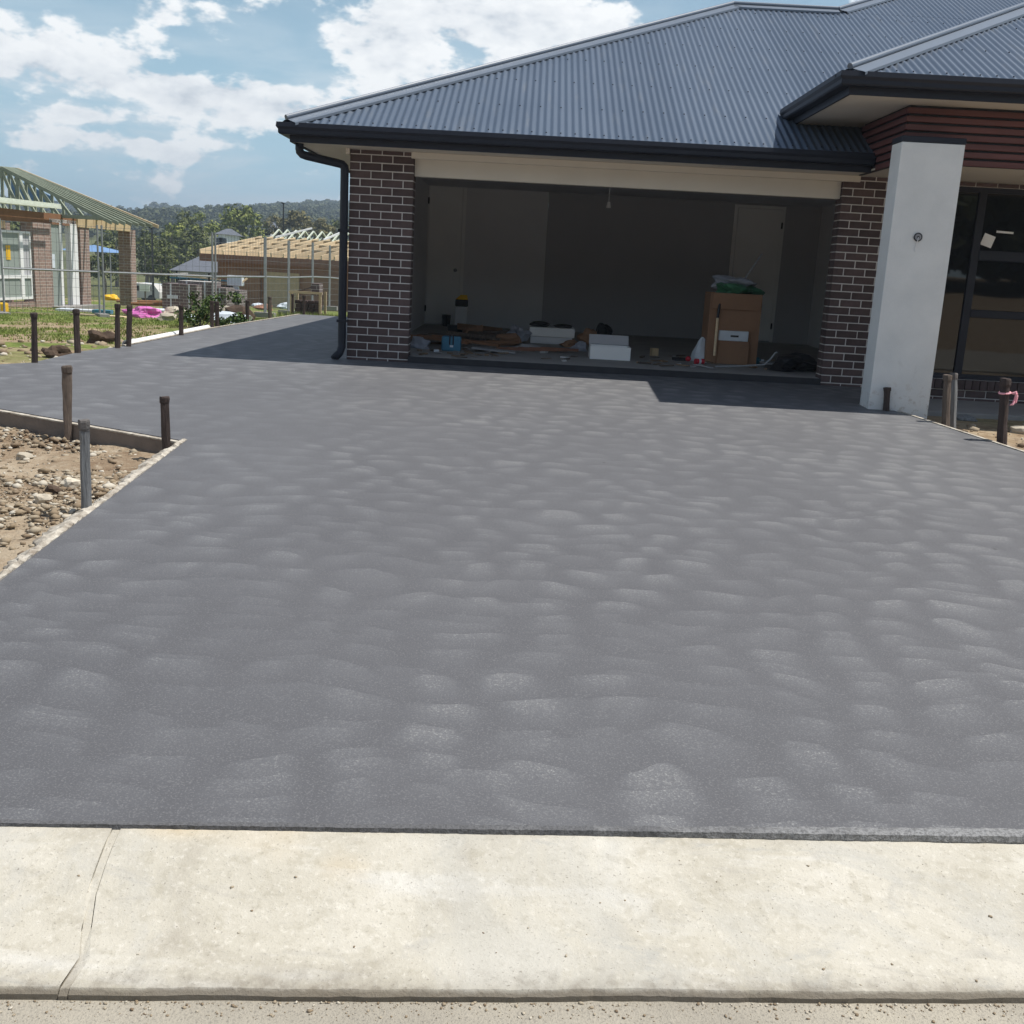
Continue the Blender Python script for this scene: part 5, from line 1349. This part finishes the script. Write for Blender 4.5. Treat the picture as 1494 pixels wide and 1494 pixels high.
# small boxes in front
P_ = gfl(1070, 529); Y1 = P_.y-.28; P_.y = Y1; xa2, xb2 = at(1047, 515, Y1).x, at(1092, 515, Y1).x; z1_, z2_ = at(1070, 498, Y1).z, at(1070, 483, Y1).z
bevelled(tag(MB().box((xa2, Y1, fz(Y1)), (xb2, Y1+.25, z1_)).build('carton', 'cardboard'), 'small brown carton standing before the tall carton', 'carton'), .004, 1)
root = thing('shoe_box', 'white box with a black oval mark on top of the small carton', 'box', (xa2, Y1, z1_))
bevelled(MB().box((xa2+.0, Y1+.01, z1_+.002), (xb2-.02, Y1+.24, z2_)).build('box_body', 'bagwhite', root), .004, 1)
MB().obox(((xa2+xb2)/2, Y1+.005, (z1_+z2_)/2), (.10, .004, .022)).build('oval_mark', 'black', root)
# white carrier bag
P_ = gfl(1021, 527); root = MB(); rnb = random.Random(2); vs = []; nn = 14; lev = [(0, .115), (.04, .125), (.11, .11), (.18, .085), (.25, .055), (.29, .03), (.31, .008)]
for h_, r_ in lev:
    for k in range(nn):
        a = 2*math.pi*k/nn; rr = r_*(1+.14*math.sin(3*a+h_*9)+rnb.uniform(-.06, .06)); vs.append((P_.x+rr*math.cos(a)+h_*.02, P_.y+rr*.7*math.sin(a), P_.z+h_))
fs = [(i*nn+k, i*nn+(k+1) % nn, (i+1)*nn+(k+1) % nn, (i+1)*nn+k) for i in range(len(lev)-1) for k in range(nn)]+[tuple(range(nn))[::-1], tuple(range(6*nn, 7*nn))]
tag(root.add(vs, fs).build('carrier_bag', 'bagwhite'), 'white plastic carrier bag standing left of the tall carton', 'bag')
P_ = gfl(1003, 527); tag(MB().blob((P_.x, P_.y-.05, P_.z+.035), (.035, .035, .035), 1, .05, 2).build('ball', 'red', smooth=True), 'small red ball left of the white carrier bag', 'ball')
P_ = gfl(1018, 530); root = thing('drink_can', 'red and white can lying against the white carrier bag', 'can', (P_.x, P_.y-.08, P_.z))
MB().tube([(P_.x-.06, P_.y-.16, P_.z+.035), (P_.x+.05, P_.y-.12, P_.z+.035)], .033, 14).build('can_body', 'red', root); MB().tube([(P_.x-.02, P_.y-.1455, P_.z+.035), (P_.x+.008, P_.y-.1345, P_.z+.035)], .0338, 14).build('white_band', 'bagwhite', root)
P_ = gfl(991, 526); tag(MB().obox((P_.x, P_.y, P_.z+.02), (.16, .1, .035), .2).build('tool_tray', 'black'), 'flat dark tray left of the red ball', 'tray')
P_ = gfl(1098, 530); root = thing('spray_bottle', 'teal bottle lying on the garage floor right of the cartons', 'bottle', (P_.x, P_.y-.1, P_.z))
MB().tube([(P_.x-.07, P_.y-.1, P_.z+.045), (P_.x+.05, P_.y-.1, P_.z+.045), (P_.x+.08, P_.y-.1, P_.z+.045)], [.045, .045, .02], 12).build('bottle_body', 'teal', root); MB().tube([(P_.x+.08, P_.y-.1, P_.z+.045), (P_.x+.12, P_.y-.1, P_.z+.045)], .022, 10).build('cap', 'bagwhite', root)
# curved edge strip and dark tarpaulin
Yt = 12.75
hp = [at(1044, 535, Yt), at(1085, 534, Yt), at(1115, 532, Yt), at(1124, 524, Yt), at(1131, 515, Yt), at(1134, 514, Yt)]
for v in hp: v.z = max(v.z, fz(Yt)+.014)
tag(MB().tube(hp, .012, 8).build('conduit', 'metal'), 'bent pale conduit curling up before the dark tarpaulin', 'conduit')
P_ = gfl(1163, 543); tag(MB().blob((P_.x, P_.y+.25, P_.z+.05), (.30, .28, .15), 33, .35, 3, flat=.3).build('tarpaulin', 'black'), 'dark folded tarpaulin by the right garage pier', 'tarpaulin')
# white carton, open top
P_ = gfl(890, 525); Y2 = P_.y; xa, xb = at(861, 512, Y2).x, at(920, 515, Y2).x; zz = at(890, 506, Y2).z
root = thing('flat_box', 'low open white box near the front of the garage floor', 'box', (P_.x, Y2, P_.z)); mb = MB()
mb.box((xa, Y2, P_.z), (xb, Y2+.012, zz)); mb.box((xa, Y2+.34, P_.z), (xb, Y2+.352, zz)); mb.box((xa, Y2+.0125, P_.z), (xa+.012, Y2+.339, zz)); mb.box((xb-.012, Y2+.0125, P_.z), (xb, Y2+.339, zz)); mb.box((xa+.0125, Y2+.0125, P_.z+.001), (xb-.0125, Y2+.339, P_.z+.01)); mb.build('box_body', 'white', root)
MB().obox(((xa+xb)/2, Y2+.40, zz+.06), (xb-xa, .008, .14), 0, R(-35)).build('lid', 'greywall', root)
# stack of white boards with dark bags on top
P_ = gfl(800, 502); Y3 = P_.y; xa, xb = at(774, 490, Y3).x, at(835, 490, Y3).x; zz = P_.z
for k, (h_, lab) in enumerate([(.10, 'bottom pale board pack of the stack at mid garage'), (.13, 'white panel carton on top of the pale board pack')]):
    bevelled(tag(MB().box((xa-.02*k, Y3-.02*k, zz+.002), (xb+.03*(k), Y3+.42, zz+h_)).build('panel_pack', 'white' if k else 'plaster'), lab, 'panels'), .006, 1); zz += h_
tag(MB().blob((xa+.12, Y3+.15, zz+.035), (.155, .12, .045), 5, .12, 3, flat=.6).build('dark_bag', 'black'), 'flat dark bag on the left of the white panel stack', 'bag')
tag(MB().blob((xb-.13, Y3+.2, zz+.02), (.15, .1, .03), 6, .12, 3, flat=.6).build('dark_bag', 'black'), 'dark pouch on the right of the white panel stack', 'bag')
P_ = gfl(757, 500); tag(MB().blob((P_.x, P_.y, P_.z+.1), (.14, .12, .12), 14, .35, 3, flat=.6).build('plastic_wrap', 'clear_plastic'), 'crumpled clear plastic left of the white panel stack', 'plastic wrap')
P_ = gfl(879, 500); tag(MB().blob((P_.x, P_.y, P_.z+.12), (.13, .12, .16), 15, .2, 3, flat=.6).build('rubbish_bag', 'black'), 'black rubbish bag behind the low white box', 'bag')
P_ = gfl(857, 505); tag(MB().blob((P_.x, P_.y, P_.z+.1), (.14, .12, .12), 16, .3, 3, flat=.6).build('sack', 'cardboard'), 'brown sack left of the black rubbish bag', 'sack')
P_ = gfl(954, 519); tag(MB().obox((P_.x, P_.y, P_.z+.05), (.09, .08, .10), .3).build('timber_offcut', 'ply'), 'small pale timber block alone on the garage floor', 'offcut')
# timber offcut heap
rn = random.Random(17)
ORD = ['first', 'second', 'third', 'fourth', 'fifth', 'sixth', 'seventh', 'eighth', 'ninth', 'tenth', 'eleventh', 'twelfth']
for k in range(12):
    px, py = 612+k*11.2, 494+(k*37 % 14); P_ = gfl(px, py); L = rn.uniform(.4, .95); a = rn.uniform(-.5, .5)
    o = MB().obox((P_.x, P_.y, P_.z+.03+.025*(k % 4)), (L, rn.uniform(.06, .14), .035), a, 0, rn.uniform(-.08, .08)).build('timber_offcut', 'grey_timber' if k % 3 else 'brown_board')
    tag(o, ORD[k]+' timber offcut from the left in the heap around the blue tool bag', 'offcut', 'offcuts heaped on the garage floor')
for k in range(5):
    P_ = gfl(752+k*16, 511+k*.7); tag(MB().obox((P_.x, P_.y, P_.z+.015+.006*k), (.5, .09, .03), rn.uniform(-.12, .12)).build('orange_slat', 'rust'), ORD[k]+' orange brown slat from the left before the white panel stack', 'slat', 'orange slats on the garage floor')
lit_ = MB()
for k in range(90):
    px = rn.choice([rn.uniform(602, 760), rn.uniform(602, 850), rn.uniform(930, 1045), rn.uniform(1090, 1190)]); py = rn.uniform(504, 520)+(px-600)*.040
    if 855 < px < 925: continue
    P_ = gfl(px, py)
    lit_.obox((P_.x, P_.y, P_.z+.012), (rn.uniform(.03, .18), rn.uniform(.015, .07), rn.uniform(.006, .022)), rn.uniform(-1.2, 1.2), rn.uniform(-.1, .1), rn.uniform(-.15, .15))
lm_, lt_, lb_ = new_mat('mixed_litter'); gi = lt_.node('ShaderNodeNewGeometry')
lt_.l.new(lt_.ramp(gi.outputs['Random Per Island'], [(0, (.05, .04, .035)), (.3, (.16, .11, .07)), (.55, (.28, .19, .12)), (.8, (.22, .22, .23)), (1, (.55, .55, .55))]), lb_.inputs['Base Color'])
stuff(lit_.build('litter', lm_), 'small scraps of building waste strewn on the garage floor')
for px, py, sx_, hz_, rz_, m_, lab in ((618, 500, .55, .05, .15, 'cardboard', 'flattened brown carton leaning over the offcuts near the left pier'), (712, 497, .6, .10, -.1, 'grey_timber', 'broad weathered board across the right of the offcut heap'), (700, 488, .7, .14, .1, 'cardboard', 'bent cardboard sheet behind the offcut heap'),
                                   (1140, 536, .5, .03, .05, 'dullgrey', 'grey board lying before the dark tarpaulin'), (720, 514, .55, .02, .0, 'dullgrey', 'flat grey sheet at the front of the garage floor')):
    P_ = gfl(px, py); tag(bevelled(MB().obox((P_.x, P_.y, P_.z+hz_*.5+.02), (sx_, .26, .02), rz_, .25 if hz_ > .04 else 0, .06).build('waste_sheet', m_), .003, 1), lab, 'sheet')
for k, (px, py, sz, m_, lab) in enumerate([(735, 503, (.22, .14, .10), 'cardboard', 'crumpled brown carton right end of the offcut heap'), (690, 494, (.20, .14, .13), 'cardboard', 'squashed brown carton behind the blue tool bag'), (845, 512, (.12, .10, .07), 'clear_plastic', 'crumpled plastic left of the low white box'),
        (772, 511, (.16, .08, .05), 'dullgrey', 'grey rag lying on the orange slats'), (612, 508, (.14, .1, .08), 'clear_plastic', 'crumpled plastic at the foot of the left pier'), (828, 506, (.10, .08, .06), 'cardboard', 'brown paper crumple before the white panel stack')]):
    P_ = gfl(px, py); tag(MB().blob((P_.x, P_.y, P_.z+sz[2]*.5), sz, 200+k, .4, 2, flat=.5).build('packaging', m_), lab, 'packaging')
# blue tool bag
P_ = gfl(657, 512); Y4 = P_.y-.05; xa, xb = at(644, 500, Y4).x, at(672, 500, Y4).x; zt3 = at(657, 491, Y4).z
root = thing('tool_bag', 'light blue tool bag with dark straps near the left garage pier', 'bag', (P_.x, Y4, P_.z))
bevelled(MB().box((xa, Y4, P_.z), (xb, Y4+.16, zt3)).build('bag_body', 'blue_light', root) if 'blue_light' in M else MB().box((xa, Y4, P_.z), (xb, Y4+.16, zt3)).build('bag_body', 'blue', root), .02, 2)
for f_ in (.4, .58): MB().box((xa+(xb-xa)*f_, Y4-.006, zt3-.10), (xa+(xb-xa)*f_+.016, Y4-.001, zt3+.02)).build('strap', 'black', root)
MB().box((xa+(xb-xa)*.45, Y4-.006, zt3-.13), (xa+(xb-xa)*.62, Y4-.002, zt3-.105)).build('badge', 'bagwhite', root)
P_ = gfl(670, 507); tag(MB().obox((P_.x, P_.y-.1, P_.z+.09), (.12, .03, .03), .2, 0, .5).build('brush', 'bagwhite'), 'white handled brush lying on the blue tool bag', 'brush')
P_ = gfl(637, 513); tag(MB().obox((P_.x, P_.y-.05, P_.z+.015), (.06, .05, .03), .2).build('putty_block', 'bagwhite'), 'small white block left of the blue tool bag', 'block')
# cement bag on end with yellow top, small bin
P_ = gfl(672, 481); Y5 = P_.y; root = thing('product_bag', 'upright bag with yellow and dark printed top by the left door', 'bag', P_)
w_ = .10; zA_, zB_, zC_, zD_ = P_.z, at(672, 447, Y5).z, at(672, 437, Y5).z, at(672, 430, Y5).z
bevelled(MB().box((P_.x-w_, Y5-.06, zA_), (P_.x+w_, Y5+.06, zB_)).build('lower_panel', 'plaster', root), .015, 2); bevelled(MB().box((P_.x-w_, Y5-.062, zB_+.001), (P_.x+w_, Y5+.062, zC_)).build('dark_band', 'black', root), .01, 1)
MB().add([(P_.x-w_, Y5-.06, zC_+.001), (P_.x+w_, Y5-.06, zC_+.001), (P_.x+w_, Y5+.06, zC_+.001), (P_.x-w_, Y5+.06, zC_+.001), (P_.x-.02, Y5, zD_), (P_.x+w_-.02, Y5, zD_)], [(0, 1, 5, 4), (1, 2, 5), (2, 3, 4, 5), (3, 0, 4), (3, 2, 1, 0)]).build('yellow_top', 'yellow', root)
P_ = gfl(651, 476); tag(MB().tube([(P_.x, P_.y, P_.z), (P_.x, P_.y, P_.z+.19)], [.06, .075], 14).build('paint_tin', 'black'), 'dark tin left of the upright printed bag', 'tin')
P_ = gfl(670, 482); tag(MB().obox((P_.x+.05, P_.y-.35, P_.z+.05), (.42, .2, .10), .1).build('tool_case', 'black'), 'flat black tool case before the upright printed bag', 'case')

# ------------------------------------------------------------------ summer haze
hz_ = MB().box((-1500, -95, -12), (1500, 2300, 95)); hm_ = bpy.data.materials.new('haze'); hm_.use_nodes = True
ht = NT(hm_.node_tree); ht.n.clear(); pv = ht.node('ShaderNodeVolumePrincipled'); ho = ht.node('ShaderNodeOutputMaterial')
pv.inputs['Color'].default_value = (.62, .76, .92, 1); pv.inputs['Density'].default_value = .00065; pv.inputs['Anisotropy'].default_value = .2
ht.l.new(pv.outputs[0], ho.inputs['Volume'])
stuff(hz_.build('haze', hm_), 'thin blue summer haze over the valley')
